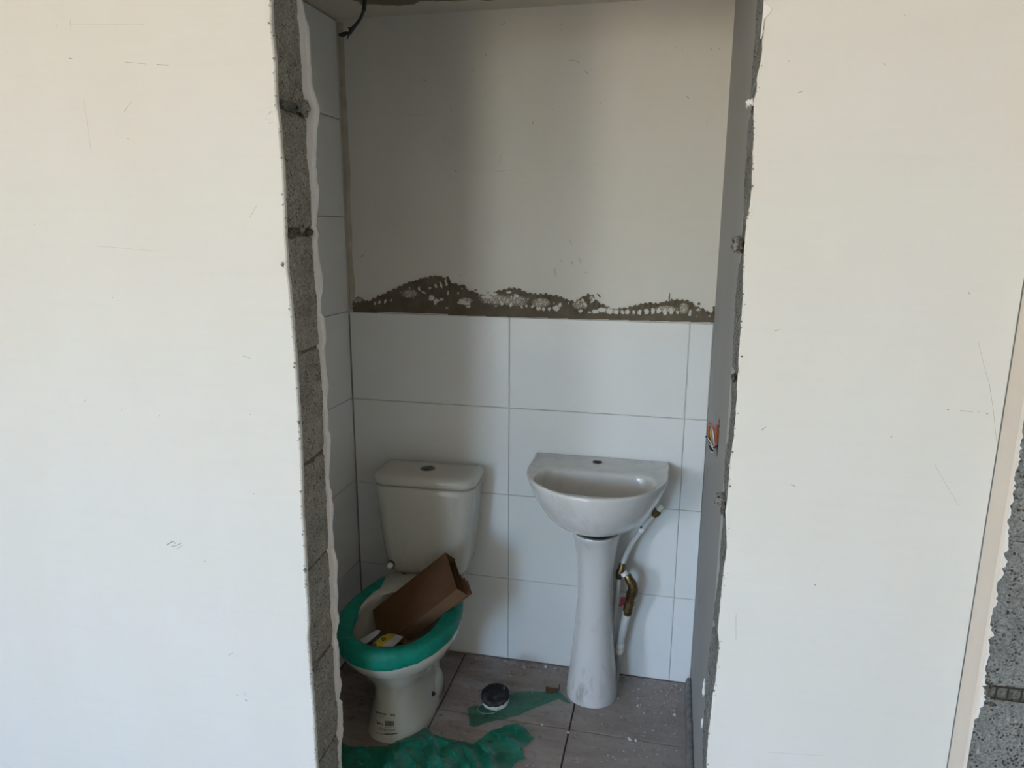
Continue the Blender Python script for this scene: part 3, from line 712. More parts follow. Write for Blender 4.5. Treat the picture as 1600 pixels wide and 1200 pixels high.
# scored cells in the joint
for k, px in enumerate((1558, 1577, 1599, 1622)):
    a = onY(px, 1081, YR); 
    box('joint_mesh_wire', (a.x-0.0011, a.x+0.0011, YR+0.0012, YR+0.006, zj-hj, zj+hj), M_hole, wret)
for z in (zj-hj, zj+hj):
    tube('joint_mesh_wire', [onY(1556, 1084, YR)*0+Vector((onY(1548, 1084, YR).x+0.002, YR+0.003, z)), Vector((0.8, YR+0.003, z+0.001)), Vector((1.1, YR+0.003, z))], 0.0013, M_hole, wret, 6)
lump('mortar_lump', onY(1541, 1076, YR+0.002), 0.006, 0.003, 0.009, 31, M_mortar, wret)
lump('mortar_lump', onY(1547, 1100, YR+0.002), 0.008, 0.003, 0.003, 37, M_mortar, wret)

# ------------------------------------------------------------------ outer room (behind and around the camera)
def plain(name, b, mat, label, cat):
    return tag(box(name, b, mat), label, cat, kind='structure')
plain('floor_outer', (XO-0.1, 2.5, WY-0.1, Y0, -0.1, -0.001), M_roomfloor, 'bare dusty concrete floor of the outer room', 'floor')
plain('ceiling_outer', (XO-0.1, 2.5, WY-0.2, Y1, 2.6, 2.7), M_room, 'painted ceiling of the outer room', 'ceiling')
V, Fc = join_vf([box_vf(XO-0.1, XO, WY-0.1, WS[0], 0, 2.6), box_vf(XO-0.1, XO, WS[1], Y1, 0, 2.6), box_vf(XO-0.1, XO, WS[0], WS[1], 0, WS[2]), box_vf(XO-0.1, XO, WS[0], WS[1], WS[3], 2.6)])
tag(mesh('wall_outer_left', V, Fc, M_room, None, False), 'left wall of the outer room with a side opening added for fill light', 'wall', kind='structure')
plain('wall_outer_right', (2.4, 2.5, WY-0.1, Y1, 0, 2.6), M_room, 'right wall of the outer room', 'wall')
wx0, wx1, wz0, wz1 = WR
V, Fc = join_vf([box_vf(XO-0.1, wx0, WY-0.1, WY, 0, 2.6), box_vf(wx1, 2.5, WY-0.1, WY, 0, 2.6), box_vf(wx0, wx1, WY-0.1, WY, 0, wz0), box_vf(wx0, wx1, WY-0.1, WY, wz1, 2.6)])
tag(mesh('wall_rear', V, Fc, M_room, None, False), 'rear wall of the outer room with a window opening', 'wall', kind='structure')
V, Fc = join_vf([box_vf(wx0, wx0+0.04, WY-0.01, WY+0.03, wz0, wz1), box_vf(wx1-0.04, wx1, WY-0.01, WY+0.03, wz0, wz1), box_vf(wx0, wx1, WY-0.01, WY+0.03, wz0, wz0+0.04), box_vf(wx0, wx1, WY-0.01, WY+0.03, wz1-0.04, wz1)])
tag(mesh('window_1', V, Fc, M_white_pl, None, False), 'white window frame in the rear wall', 'window', kind='structure')

# ------------------------------------------------------------------ toilet
TO = Vector((-0.80, 2.31, 0)); TA = R(1.5)
tr_ = Vector((math.cos(TA), math.sin(TA), 0)); tf_ = Vector((math.sin(TA), -math.cos(TA), 0))
def T(u, v, z): return TO+tr_*u+tf_*v+Vector((0, 0, z))
toilet = thing('toilet', (T(0, 0.33, 0)), 'cream white close-coupled toilet with green film taped round its rim', 'toilet')
RIMZ = 0.395
half = [(0.0, 0.105), (0.05, 0.110), (0.12, 0.118), (0.18, 0.134), (0.24, 0.156), (0.32, 0.177), (0.40, 0.186), (0.47, 0.180), (0.53, 0.158), (0.58, 0.120), (0.61, 0.080), (0.625, 0.040), (0.63, 0.0)]
hp = catmull([Vector((b, a, 0)) for a, b in half], 6)
OUT = [(p.x, p.y) for p in hp]+[(-p.x, p.y) for p in reversed(hp[:-1])]   # closed outline (u,v), right side first
NT = 96; CV = 0.37
def outline_at(ang):
    dx, dy = math.sin(ang), math.cos(ang)      # angle 0 = towards the front (+v)
    best = None
    n = len(OUT)
    for i in range(n):
        (x1, y1), (x2, y2) = OUT[i], OUT[(i+1) % n]
        y1 -= CV; y2 -= CV
        ex, ey = x2-x1, y2-y1; det = dx*(-ey)+dy*ex
        if abs(det) < 1e-12: continue
        t = (x1*(-ey)+y1*ex)/det; s = (dx*y1-dy*x1)/det
        s = (dx*y1-dy*x1)/(dy*ex-dx*ey)
        if t > 0 and -1e-6 <= s <= 1+1e-6 and (best is None or t > best): best = t
    return best*dx, CV+best*dy
ANG = [2*math.pi*k/NT for k in range(NT)]
RO = [outline_at(a) for a in ANG]
RI = []
for a in ANG:
    s, c = math.sin(a), math.cos(a)
    u = 0.132*abs(s)**0.92*(1 if s >= 0 else -1); v = 0.405+(0.187 if c > 0 else 0.150)*abs(c)**0.92*(1 if c >= 0 else -1)
    RI.append((u, v))
def sc(ring, fu, fv, cv, dv=0.0): return [(u*fu, cv+(v-cv)*fv+dv) for u, v in ring]
def ellring(hw, v0, v1, pw=2.3):
    out = []
    for a in ANG:
        s, c = math.sin(a), math.cos(a); m = (v0+v1)/2; h = (v1-v0)/2
        out.append((hw*abs(s)**(2/pw)*(1 if s >= 0 else -1), m+h*abs(c)**(2/pw)*(1 if c >= 0 else -1)))
    return out
def lerp2(A, B, t): return [(a[0]*(1-t)+b[0]*t, a[1]*(1-t)+b[1]*t) for a, b in zip(A, B)]
foot = ellring(0.106, 0.13, 0.505, 2.4); foot2 = ellring(0.103, 0.135, 0.50, 2.4)
neck = ellring(0.080, 0.19, 0.497, 2.2)
rr_ = [(foot, 0.0), (foot2, 0.022), (lerp2(foot2, neck, .35), 0.055), (lerp2(foot2, neck, .75), 0.095), (neck, 0.125), (lerp2(neck, RO, .015), 0.155), (lerp2(neck, RO, .06), 0.18), (lerp2(neck, RO, .17), 0.205), (lerp2(neck, RO, .345), 0.235), (lerp2(neck, RO, .52), 0.262), (lerp2(neck, RO, .70), 0.288), (lerp2(neck, RO, .85), 0.308), (sc(RO, .94, .955, CV), 0.322),
       (sc(RO, .985, .99, CV), 0.336), (RO, 0.346), (RO, RIMZ-0.012), (sc(RO, .985, .99, CV), RIMZ-0.003), (sc(RO, .955, .965, CV), RIMZ), (lerp2(RO, RI, .55), RIMZ+0.001), (lerp2(RO, RI, .92), RIMZ), (RI, RIMZ-0.006), (sc(RI, 1.08, 1.05, .40), RIMZ-0.03),
       (sc(RI, 1.09, 1.03, .40), RIMZ-0.075), (sc(RI, .93, .90, .39), RIMZ-0.12), (sc(RI, .62, .62, .38), RIMZ-0.17), (sc(RI, .36, .36, .36), RIMZ-0.205), (sc(RI, .1, .1, .36), RIMZ-0.21)]
rings = [[T(u-0.021*max(0, 1-z/0.30)**0.7, v, z) for u, v in rg] for rg, z in rr_]
# recessed side pad of the foot with the outline of the trap
V, Fc = loft(rings, True, True, True)
bowl = mesh('bowl', V, Fc, M_wc, toilet); fix_normals(bowl); by_angle(bowl, 70)
# swell of the trap and flange with its bolt on each side
for s in (-1, 1):
    P = [T(s*0.036-.014, 0.36, 0.165), T(s*0.040-.016, 0.32, 0.180), T(s*0.044-.018, 0.27, 0.17), T(s*0.046-.020, 0.225, 0.13), T(s*0.046-.020, 0.20, 0.085), T(s*0.044-.020, 0.19, 0.03)]
    tube('trap_bulge', P, [0.008, 0.022, 0.032, 0.036, 0.037, 0.034], M_wc, toilet, 20, 6)
    rg = []
    for z, g in ((0, 1), (0.035, 0.98), (0.055, 0.90), (0.075, 0.72), (0.085, 0.5)):
        rg.append([T(s*(0.058+0.045*g*math.cos(a))-0.018, 0.250+0.098*g*math.sin(a), z) for a in [2*math.pi*k/36 for k in range(36)]])
    V, Fc = loft(rg); o = mesh('foot_flange', V, Fc, M_wc, toilet); fix_normals(o)
Vb, Fb = join_vf([([v.co+origin_of(c) for v in c.data.vertices], [tuple(p.vertices) for p in c.data.polygons]) for c in toilet.children])
hb = BVHTree.FromPolygons([tuple(v) for v in Vb], Fb).ray_cast(Vector((0, 0, H)), Vector(ray(676, 1084)).normalized())
if hb[0] is not None:
    nb = hb[1] if hb[1].dot(Vector(ray(676, 1084))) < 0 else -hb[1]
    prof(hb[0]-nb*0.004, hb[0]+nb, [(0, .0085), (.007, .0085), (.0075, .0045), (.013, .0045)], 'foot_bolt', M_dark, toilet, 10)
# seat fixing hole in the deck
ring = [T(-0.075+0.010*math.cos(a), 0.155+0.004*math.sin(a), RIMZ+0.0016) for a in [k*math.pi/6 for k in range(12)]]
mesh('seat_hole', ring, [tuple(range(12))], M_leaf, toilet, False)
# tank
def rrect(hw, v0, v1, r, n=8, bow=0.0):
    pts = []
    for cx, cy, a0 in ((hw-r, v0+min(r, .02), -90), (hw-r, v1-r, 0), (-hw+r, v1-r, 90), (-hw+r, v0+min(r, .02), 180)):
        rr = min(r, .02) if cy < (v0+v1)/2 else r
        cx2 = cx+(r-rr if cx > 0 else -(r-rr))
        for k in range(n+1):
            a = R(a0+90*k/n); pts.append((cx2+rr*math.cos(a), cy+rr*math.sin(a)))
    return [(u, v+bow*(1-(u/hw)**2)*(1 if v > (v0+v1)/2 else 0)) for u, v in pts]
tk = [(0.125, .030, .145, .04, 0.402), (0.138, .022, .155, .045, 0.408), (0.148, .016, .160, .05, 0.425), (0.156, .013, .164, .05, 0.47), (0.166, .011, .168, .05, 0.58), (0.175, .009, .171, .05, 0.70), (0.177, .009, .171, .05, 0.722), (0.170, .014, .166, .048, 0.727)]
V, Fc = loft([[T(u, v, z) for u, v in rrect(a, b, c, d, bow=0.012)] for a, b, c, d, z in tk])
o = mesh('tank', V, Fc, M_wc, toilet); fix_normals(o); by_angle(o, 50)
ld = [(0.170, .010, .168, .05, 0.7295), (0.180, .003, .176, .052, 0.7315), (0.182, .002, .178, .052, 0.738), (0.182, .002, .178, .052, 0.752), (0.179, .004, .175, .052, 0.760), (0.172, .009, .168, .05, 0.765), (0.155, .02, .155, .045, 0.767), (0.10, .05, .12, .03, 0.768)]
V, Fc = loft([[T(u, v, z) for u, v in rrect(a, b, c, d, bow=0.013)] for a, b, c, d, z in ld])
o = mesh('tank_lid', V, Fc, M_wc, toilet); fix_normals(o); by_angle(o, 60)
lid = o
prof(T(-0.002, 0.088, 0.766), T(-0.002, 0.088, 0.8), [(0, .026), (.0035, .026), (.0045, .0245), (.0045, .020), (.0035, .0195)], 'button_ring', M_chrome, lid, 28)
for s, r in ((-1, 0.0175), (1, 0.0175)):
    pts = [T(-0.002+s*0.001+s*r*math.sin(a), 0.088+r*math.cos(a), 0) for a in [math.pi*k/12 for k in range(13)]]
    rg = [[Vector((p.x, p.y, z)) for p in pts] for z in (0.768, 0.7722)]
    V, Fc = loft(rg); o = mesh('flush_button', V, Fc, M_chrome, lid, False); fix_normals(o)
# inlet connection under the tank, at its left
ic = onY(609, 884, 2.11)
ax = (Vector((0.25, -1.0, 0.35))).normalized()
prof(ic-ax*0.055, ic, [(0, .010), (.022, .010), (.024, .0145), (.040, .0145), (.041, .012), (.043, .012)], 'inlet_nut', M_dark, toilet, 18)
prof(ic-ax*0.013, ic, [(0, .0105), (.002, .0115), (.011, .0115), (.013, .009), (.0135, .004)], 'inlet_cap', M_capcream, toilet, 18)

# green film wound round the rim
def rim_wrap():
    V = []; Fc = []; seg = []
    a0, a1 = -2.50, 2.50; n = 220
    for i in range(n+1):
        a = a0+(a1-a0)*i/n
        f = a/(2*math.pi)*NT; k0 = math.floor(f); t = f-k0
        def L(Rg): A, B = Rg[k0 % NT], Rg[(k0+1) % NT]; return Vector((A[0]*(1-t)+B[0]*t, A[1]*(1-t)+B[1]*t))
        o_, i_ = L(RO), L(RI); d = (o_-i_).normalized(); wv = (o_-i_).length
        end = min(1, (i/n)/0.035, (1-i/n)/0.035); end = max(0.12, end)**0.6
        lo = -0.006+0.018*max(0, min(1, (a-0.1)/0.8)); prof_ = [(wv-0.001, .347+lo), (wv+0.002, .3495+lo), (wv+0.0045, .357+lo*.8), (wv+0.0055, .372), (wv+0.0035, RIMZ-0.004), (wv-0.004, RIMZ+0.0035), (wv*0.7, RIMZ+0.0065), (wv*0.4, RIMZ+0.006), (wv*0.12, RIMZ+0.0035), (-0.0035, RIMZ-0.003), (-0.0050, RIMZ-0.013), (-0.0035, RIMZ-0.022)]
        cov = max(0.0, min(1.0, (abs(a)-1.45)/0.75))*0.45
        prof_ = [(max(q_, wv*cov+(q_-wv*cov)*0.12) if jj > 5 else q_, (z_ if cov < .02 or jj < 8 else RIMZ+0.004-0.003*(jj-8)*(1-cov))) for jj, (q_, z_) in enumerate(prof_)]
        if end < 1: mid = prof_[5]; prof_ = [(mid[0]+(p[0]-mid[0])*end, mid[1]+(p[1]-mid[1])*end+0.0005) for p in prof_]
        m = len(prof_)
        for j, (q, z) in enumerate(prof_):
            wr = 0.0011*nz((a*26, j*0.55, 0))+0.0016*nz((a*9, j*0.4+a*3, 5))+0.0007*nz((a*70, j*0.5, 9))
            edge = (0.005*nz((a*13, 0, 1))+0.003*nz((a*50, 0, 1))) if j in (0, m-1) else 0
            q2 = q+(wr if j < 6 else 0)*(1 if 0 < j else 0); z2 = z+(wr if j >= 4 else 0)+(edge if j == 0 else -abs(edge)*0.5 if j == m-1 else 0)
            p = i_+d*q2; V.append(T(p.x, p.y, z2+(0.0012 if 4 < j < 9 else 0)))
        if i:
            b = i*m
            for j in range(m-1): Fc.append((b-m+j, b-m+j+1, b+j+1, b+j))
    o = mesh('rim_film', V, Fc, M_wrap, toilet); o['label'] = 'green plastic film stuck round the rim'; fix_normals(o)
    return o
rim_wrap()

# printed label on the foot (thin ink on the ceramic)
dg_v = [v.co+origin_of(bowl) for v in bowl.data.vertices]
bvh = BVHTree.FromPolygons([tuple(v) for v in dg_v], [tuple(p.vertices) for p in bowl.data.polygons])
eye = Vector((0, 0, H))
def on_bowl(px, py, lift=0.0008):
    d = Vector(ray(px, py)).normalized(); h = bvh.ray_cast(eye, d)
    return h[0]-d*lift if h[0] is not None else onY(px, py, 1.83)
def lab(u, v):   # label coordinates 0..1 -> pixel on the photo, skewed as it lies
    x = 587+35*u+2.0*v; y = 1112+5.0*u*(1-v)+37*v-1.0*u*v+2*math.sin(u*3)
    return x, y
LV, LF_ = [], []
def lrect(u0, v0, u1, v1):
    n = len(LV); LV.extend([on_bowl(*lab(a, b)) for a, b in ((u0, v0), (u1, v0), (u1, v1), (u0, v1))]); LF_.append((n, n+1, n+2, n+3))
rl = random.Random(3)
def textline(u0, u1, v, h, dens=0.6, cell=0.02):
    u = u0
    while u < u1:
        w_ = cell*rl.uniform(.5, 1.2)
        if rl.random() < dens+0.15: lrect(u, v+h*rl.uniform(0, .25), min(u+w_, u1), v+h*rl.uniform(.7, 1))
        u += w_*1.35
textline(0.0, 0.50, -0.04, 0.095, 1.0, 0.04)
D3 = {'0': '111101101101111', '1': '010110010010111'}
for ci, ch in enumerate('001'):
    for k, b in enumerate(D3[ch]):
        if b == '1':
            u0 = 0.64+ci*0.085+(k % 3)*0.023; v0 = -0.055+(k//3)*0.022; lrect(u0, v0, u0+0.023, v0+0.022)
textline(0.02, 0.40, 0.10, 0.035, .4); textline(0.02, 0.38, 0.18, 0.03, .35)
textline(0.0, 0.10, 0.36, 0.03, .5); textline(0.02, 0.30, 0.42, 0.10, .95, .05)
u = 0.40
while u < 0.80:
    w_ = rl.choice([.010, .016, .024]); lrect(u, 0.29, min(u+w_, .8), 0.53); u += w_+rl.choice([.008, .014])
textline(0.42, 0.80, 0.57, 0.035, .5)
for v in (0.62, 0.67, 0.72): textline(0.02, 0.38, v, 0.03, .6)
for v in (0.70, 0.76): textline(0.36, 0.85, v, 0.03, .7)
for v in (0.86, 0.91): textline(0.0, 0.36, v, 0.03, .6)
textline(0.36, 0.92, 0.86, 0.09, .85, .035)
o = mesh('printed_label', LV, LF_, M_ink, toilet, False); o['label'] = 'small printed label with barcode'; o['kind'] = 'stuff'

# ---- open cardboard carton propped in the bowl
CA = Vector((-0.693, 2.0784, 0.5322)); cw = Vector((0.491, -0.794, -0.359)).normalized(); ct = Vector((0.456, 0.585, -0.67)).normalized(); cl = Vector((-0.742, -0.165, -0.65)).normalized()
cw = (cw-cl*cw.dot(cl)).normalized(); ct = (ct-cl*ct.dot(cl)-cw*ct.dot(cw)).normalized()
CA = Vector((CA.x*0.98, CA.y*0.98, H+(CA.z-H)*0.98))
W_, T_, L_ = 0.154, 0.055, 0.320
def C(a, b, c): return CA+cw*a+ct*b+cl*c
carton = thing('cardboard_box', C(W_/2, T_/2, L_), 'flat brown cardboard carton with an open end, propped up in the toilet bowl', 'box')
def slab(name, a0, a1, b0, b1, c0, c1, mat, parent):
    V = [C(a, b, c) for a in (a0, a1) for b in (b0, b1) for c in (c0, c1)]
    o = mesh(name, V, box_vf(0, 1, 0, 1, 0, 1)[1], mat, parent, False); fix_normals(o); return o
k = 0.0028
slab('front_panel', 0, W_, 0, k, 0, L_, M_card, carton); slab('back_panel', 0, W_, T_-k, T_, 0.004, L_, M_card, carton)
slab('side_panel', 0, k, k, T_-k, 0.0, L_, M_card, carton); slab('side_panel', W_-k, W_, k, T_-k, 0, L_, M_card_l, carton)
slab('end_panel', k, W_-k, k, T_-k, L_-k, L_, M_card, carton)
# torn inner flaps and corrugated offcuts at the mouth
for (a0, a1, b, c0, c1) in ((0.02, W_-0.01, 0.017, 0.012, 0.16), (0.05, W_-0.006, 0.030, 0.004, 0.15), (0.08, W_-0.004, 0.042, -0.006, 0.14)):
    slab('inner_flap', a0, a1, b, b+0.0022, c0, c1, M_card, carton)
for (a0, a1, b, c0, c1) in ((0.085, 0.155, T_+0.002, -0.008, 0.06), (0.080, 0.150, T_+0.0055, -0.004, 0.05), (0.095, 0.150, T_+0.009, -0.012, 0.04)):
    slab('torn_flap', a0, a1, b, b+0.002, c0, c1, M_card_l, carton)

# ---- food wrapper lying in the front of the bowl
def wz(px, py, base=0.338): return onZ(px, py, base)
wrapper = thing('wrapper', onZ(600, 1003, 0.33), 'crumpled yellow, black and white plastic wrapper inside the toilet bowl', 'wrapper')
def strip(name, A, B, mat, zA=0.34, zB=0.34, bow=0.012, lift=0.0):
    """sheet between two pixel polylines A and B"""
    n = 14; m = 5; V = []; Fc = []
    def samp(P, t):
        f = t*(len(P)-1); i = min(int(f), len(P)-2); g = f-i
        return P[i][0]*(1-g)+P[i+1][0]*g, P[i][1]*(1-g)+P[i+1][1]*g
    for i in range(n+1):
        t = i/n; a = samp(A, t); b = samp(B, t)
        for j in range(m+1):
            s = j/m; px, py = a[0]*(1-s)+b[0]*s, a[1]*(1-s)+b[1]*s
            z = zA*(1-s)+zB*s+bow*math.sin(math.pi*t)+0.0015*nz((px*.4, py*.4, 2))+lift
            V.append(onZ(px, py, z))
    for i in range(n):
        for j in range(m):
            q = i*(m+1)+j; Fc.append((q, q+1, q+m+2, q+m+1))
    return mesh(name, V, Fc, mat, wrapper)
strip('pale_sheet', [(562, 1000), (575, 992), (589, 984), (592, 984)], [(571, 1007), (580, 1000), (592, 990), (595, 986)], M_wrapwhite)
strip('black_band', [(571, 1007), (580, 1000), (592, 990), (595, 986)], [(579, 1013), (584, 1003), (597, 994), (606, 990)], M_black)
strip('yellow_band', [(579, 1013), (584, 1003), (597, 994), (606, 990), (612, 990)], [(592, 1014), (600, 1006), (609, 999), (617, 992), (619, 991)], M_yellow)
strip('white_edge', [(592, 1014), (600, 1006), (609, 999), (619, 991)], [(606, 1013), (614, 1011), (622, 1004), (631, 995)], M_wrapwhite)
strip('white_corner', [(574, 1012), (580, 1013)], [(578, 1018), (588, 1016)], M_wrapwhite)
def glyph(cells, ox, oy, dux, duy, dvx, dvy, name):
    V, Fc = [], []
    for r_, row in enumerate(cells):
        for c_, ch in enumerate(row):
            if ch != '1': continue
            n = len(V)
            for a, b in ((c_, r_), (c_+1, r_), (c_+1, r_+1), (c_, r_+1)):
                V.append(onZ(ox+dux*a+dvx*b, oy+duy*a+dvy*b, 0.3535))
            Fc.append((n, n+1, n+2, n+3))
    mesh(name, V, Fc, M_black, wrapper, False)
glyph(['1111', '1001', '1111', '1000', '1000'], 582, 1007, 1.4, -.45, .35, 1.3, 'letter')
glyph(['11111', '10001', '10001', '11111'], 595.5, 997.5, 1.15, -.55, .55, 1.05, 'letter')

# dry brown waste in the bowl
V, Fc = [], []
rw = random.Random(5)
for k in range(60):
    u, v = rw.uniform(-.03, .075), rw.uniform(.42, .50)
    c = T(u, v, 0.315+rw.uniform(0, .02)); s = rw.uniform(.006, .013); n = len(V)
    for a in range(5):
        V.append(c+Vector((s*math.cos(a*1.26)*rw.uniform(.5, 1), s*math.sin(a*1.26)*rw.uniform(.5, 1), rw.uniform(-.006, .006))))
    Fc.append((n, n+1, n+2, n+3, n+4))
tag(mesh('dry_waste', V, Fc, M_leaf, None, False), 'dry brown scraps heaped in the toilet bowl', 'waste', kind='stuff')

# ------------------------------------------------------------------ wash basin on its pedestal
sink = thing('pedestal_sink', (-0.205, 2.2, 0), 'white ceramic wash basin on a smudged pedestal, with no tap fitted', 'sink')
SX = -0.211
bo = [(0.0, 0.228), (0.06, 0.2285), (0.12, 0.2285), (0.17, 0.225), (0.22, 0.212), (0.27, 0.188), (0.315, 0.150), (0.35, 0.105), (0.372, 0.055), (0.380, 0.0)]
bp_ = catmull([Vector((b, a, 0)) for a, b in bo], 6)
side = [(p.x, p.y) for p in bp_]
NB = len(side)
BO = side+[(-u, v) for u, v in reversed(side[:-1])]+[(-0.228+0.456*(k+1)/13, 0.0) for k in range(12)]
def binner(t):   # same number of points, matching order, for the bowl opening
    out = []
    half_ = [(0.142, 0.128), (0.160, 0.136), (0.176, 0.155), (0.188, 0.190), (0.190, 0.225), (0.180, 0.262), (0.155, 0.298), (0.118, 0.324), (0.07, 0.341), (0.0, 0.348)]
    c = catmull([Vector((u, v, 0)) for u, v in half_], 6)
    L = [(p.x, p.y) for p in c]
    return L+[(-u, v) for u, v in reversed(L[:-1])]+[(-0.142+0.284*(k+1)/13, 0.128) for k in range(12)]
BI = binner(0)
def S(u, v, z): return Vector((SX+u, YB-0.002-v, z))
def scb(rg, f, cv=0.16, wallkeep=True, fv=None):
    fv = fv or f; o_ = []
    for u, v in rg:
        nv = cv+(v-cv)*fv
        if wallkeep and v < cv: nv = v+(nv-v)*max(0, min(1, (1-f)*1.2))
        o_.append((u*f, nv))
    return o_
def rimz(v): return 0.812+(0.006 if v < 0.035 else 0)
rg = []
low = [(0.30, 0.640), (0.42, 0.643), (0.52, 0.650), (0.62, 0.662), (0.71, 0.682), (0.79, 0.705), (0.87, 0.735), (0.93, 0.762), (0.965, 0.783), (0.985, 0.797), (0.998, 0.806)]
for f, z in low: rg.append([S(u, v, z) for u, v in scb(BO, f)])
rg.append([S(u, v, rimz(v)) for u, v in scb(BO, 0.995)])
rg.append([S(u, v, rimz(v)+0.0035) for u, v in scb(BO, 0.975)])
rg.append([S(u, v, rimz(v)+0.003) for u, v in lerp2(BO, BI, .09)])
rg.append([S(u, v, 0.8130 if v < .12 else 0.8148) for u, v in lerp2(BO, BI, .15)])
rg.append([S(u, v, 0.8122-(0.0006 if v < 0.12 else 0)) for u, v in lerp2(BO, BI, .38)])
rg.append([S(u, v, 0.811) for u, v in lerp2(BO, BI, .72)])
rg.append([S(u, v, 0.812) for u, v in lerp2(BO, BI, .93)])
rg.append([S(u, v, 0.809) for u, v in BI])
for f, z in ((0.975, 0.800), (0.95, 0.780), (0.90, 0.750), (0.82, 0.720), (0.68, 0.695), (0.5, 0.680), (0.3, 0.673), (0.12, 0.670)):
    rg.append([S(u, v, z) for u, v in scb(BI, f, 0.23, False)])
V, Fc = loft(rg)
basin = mesh('basin', V, Fc, M_sink, sink); fix_normals(basin); by_angle(basin, 75)
# tap hole, overflow
th_ = S(0, 0, 0)*0+onZ(933.5, 722.5, 0.812)
ring = [th_+Vector((0.0165*math.cos(a), 0.0165*math.sin(a), 0.0028-0.0)) for a in [k*math.pi/12 for k in range(24)]]
rin = [th_+Vector((0.0165*math.cos(a), 0.0165*math.sin(a), -0.006)) for a in [k*math.pi/12 for k in range(24)]]
V, Fc = loft([[p-Vector((0, 0, .0035)) for p in ring], rin], True, False, True)
mesh('tap_hole', [p-Vector((0, 0, .0011)) for p in ring], [tuple(range(24))], M_hole, sink, False)
prof(S(0, .23, .671), S(0, .23, .70), [(0, .022), (.003, .022), (.0035, .018), (.002, .012)], 'drain', M_chrome, sink, 24)
# pedestal
pd = [(0.0, .0875, .0875), (.006, .0885, .089), (.03, .0870, .087), (.07, .0825, .083), (.13, .0760, .077), (.20, .0690, .072), (.28, .0635, .068), (.36, .0600, .066), (.44, .0605, .068), (.52, .0655, .074), (.57, .0720, .084), (.60, .0795, .100), (.614, .0830, .110), (.619, .081, .108)]
PX, PY = -0.206, 2.205
rg = []
for z, a, b in pd:
    r_ = []
    for k in range(48):
        t = 2*math.pi*k/48; s, c = math.sin(t), math.cos(t)
        y = PY-b*c if c > 0 else PY+0.085*abs(c)**0.5
        r_.append((PX+a*(abs(s)**0.9)*(1 if s >= 0 else -1), y, z))
    rg.append(r_)
V, Fc = loft(rg); o = mesh('pedestal', V, Fc, M_ped, sink); fix_normals(o); by_angle(o, 60)
# dark ring standing in for the shaded gap where the basin sits
V, Fc = loft([[(PX+(p[0]-PX)*.9, PY+(p[1]-PY)*.9, z) for p in rg[-1]] for z in (0.618, 0.637)]); o = mesh('gap_shade_ring', V, Fc, M_dark, sink); fix_normals(o)

# ------------------------------------------------------------------ plumbing beside the pedestal
def Q(px, py, Y=2.25): return onY(px, py, Y)
riser = thing('water_pipe', Vector((onY(964, 1060, 2.27).x, 2.27, 0)), 'pale water pipe rising from the floor behind the basin pedestal, with a brass valve', 'pipe')
p0 = onZ(961.5, 1066, 0.0); p0.y = 2.285; p0 = Vector((onY(962.5, 1062, 2.285).x, 2.285, 0.001))
tube('lower_pipe', [p0, Q(965.5, 1036, 2.275), Q(967.5, 1012, 2.265)], 0.0105, M_greypipe, riser, 16, 4)
a, b = Q(967, 1020, 2.262), Q(969, 998, 2.257)
prof(a, b, [(0, .0125), (.012, .0128), (.0125, .0165), (.018, .0172), (.024, .0165), (.0245, .0145), (.030, .0145), (.0305, .0165), (.036, .0165), (.045, .013)], 'coupling', M_white_pl, riser, 20)
tube('upper_pipe', [Q(968.5, 1003, 2.258), Q(974, 980, 2.252), Q(980, 955, 2.245)], 0.0145, M_vinyl, riser, 16, 4)
a, b = Q(980, 960, 2.245), Q(987, 925, 2.235); Lv = (b-a).length
prof(a, b, [(0, .0135), (.003, .0165), (.012, .0165), (.013, .0140), (.016, .0140), (.017, .0175), (Lv*.42, .0175), (Lv*.44, .0190), (Lv*.62, .0190), (Lv*.64, .0165), (Lv*.78, .0165), (Lv*.8, .0185), (Lv, .0180)], 'valve_body', M_brass, riser, 8, 30)
tube('valve_elbow', [Q(985, 934, 2.235), Q(989, 924, 2.228), Q(988, 914, 2.225), Q(983, 905, 2.225), Q(980, 899, 2.228)], [.0165, .0175, .0165, .0150, .0140], M_brass, riser, 16, 5)
tube('thread_tape', [Q(981, 903, 2.228), Q(975, 893, 2.232)], 0.0095, M_ptfe, riser, 14)
tube('thread_tape', [Q(979, 902, 2.228), Q(976.5, 898, 2.230)], 0.0115, M_greypipe, riser, 14)
tube('collar', [Q(976.5, 899, 2.23), Q(974, 894, 2.232)], [0.0125, 0.0130], M_ptfe, riser, 16)
tube('brass_tee', [Q(967, 903, 2.24), Q(968.5, 895, 2.236), Q(971, 888, 2.236), Q(972, 880, 2.238)], [.0105, .0140, .0115, .0090], M_brass, riser, 14, 4)
# red lever
rl0 = Q(979, 944, 2.225); V, Fc = [], []
pts = [(976.5, 932), (970, 933), (968.5, 942), (966.5, 947), (972, 948), (975, 944), (978, 938)]
F3 = [onY(x, y, 2.205) for x, y in pts]; B3 = [onY(x, y, 2.222) for x, y in pts]
V, Fc = loft([F3, B3]); o = mesh('valve_lever', V, Fc, M_red, riser, False); fix_normals(o); o['label'] = 'red valve lever'
hose = thing('supply_hose', Q(958, 1002, 2.28), 'milky flexible hose hanging from under the basin with a brass nut on its free end', 'hose')
tube('hose', [Q(1022, 805), Q(1012, 816), Q(1002, 829), Q(990, 845), Q(981, 861), Q(974.5, 876, 2.245), Q(972, 884, 2.24)], 0.0088, M_vinyl, hose, 16, 6)
tube('hose_lower', [Q(967, 903, 2.245), Q(964, 930, 2.255), Q(960, 965, 2.265), Q(957, 1003, 2.28)], 0.0085, M_vinyl, hose, 16, 6)
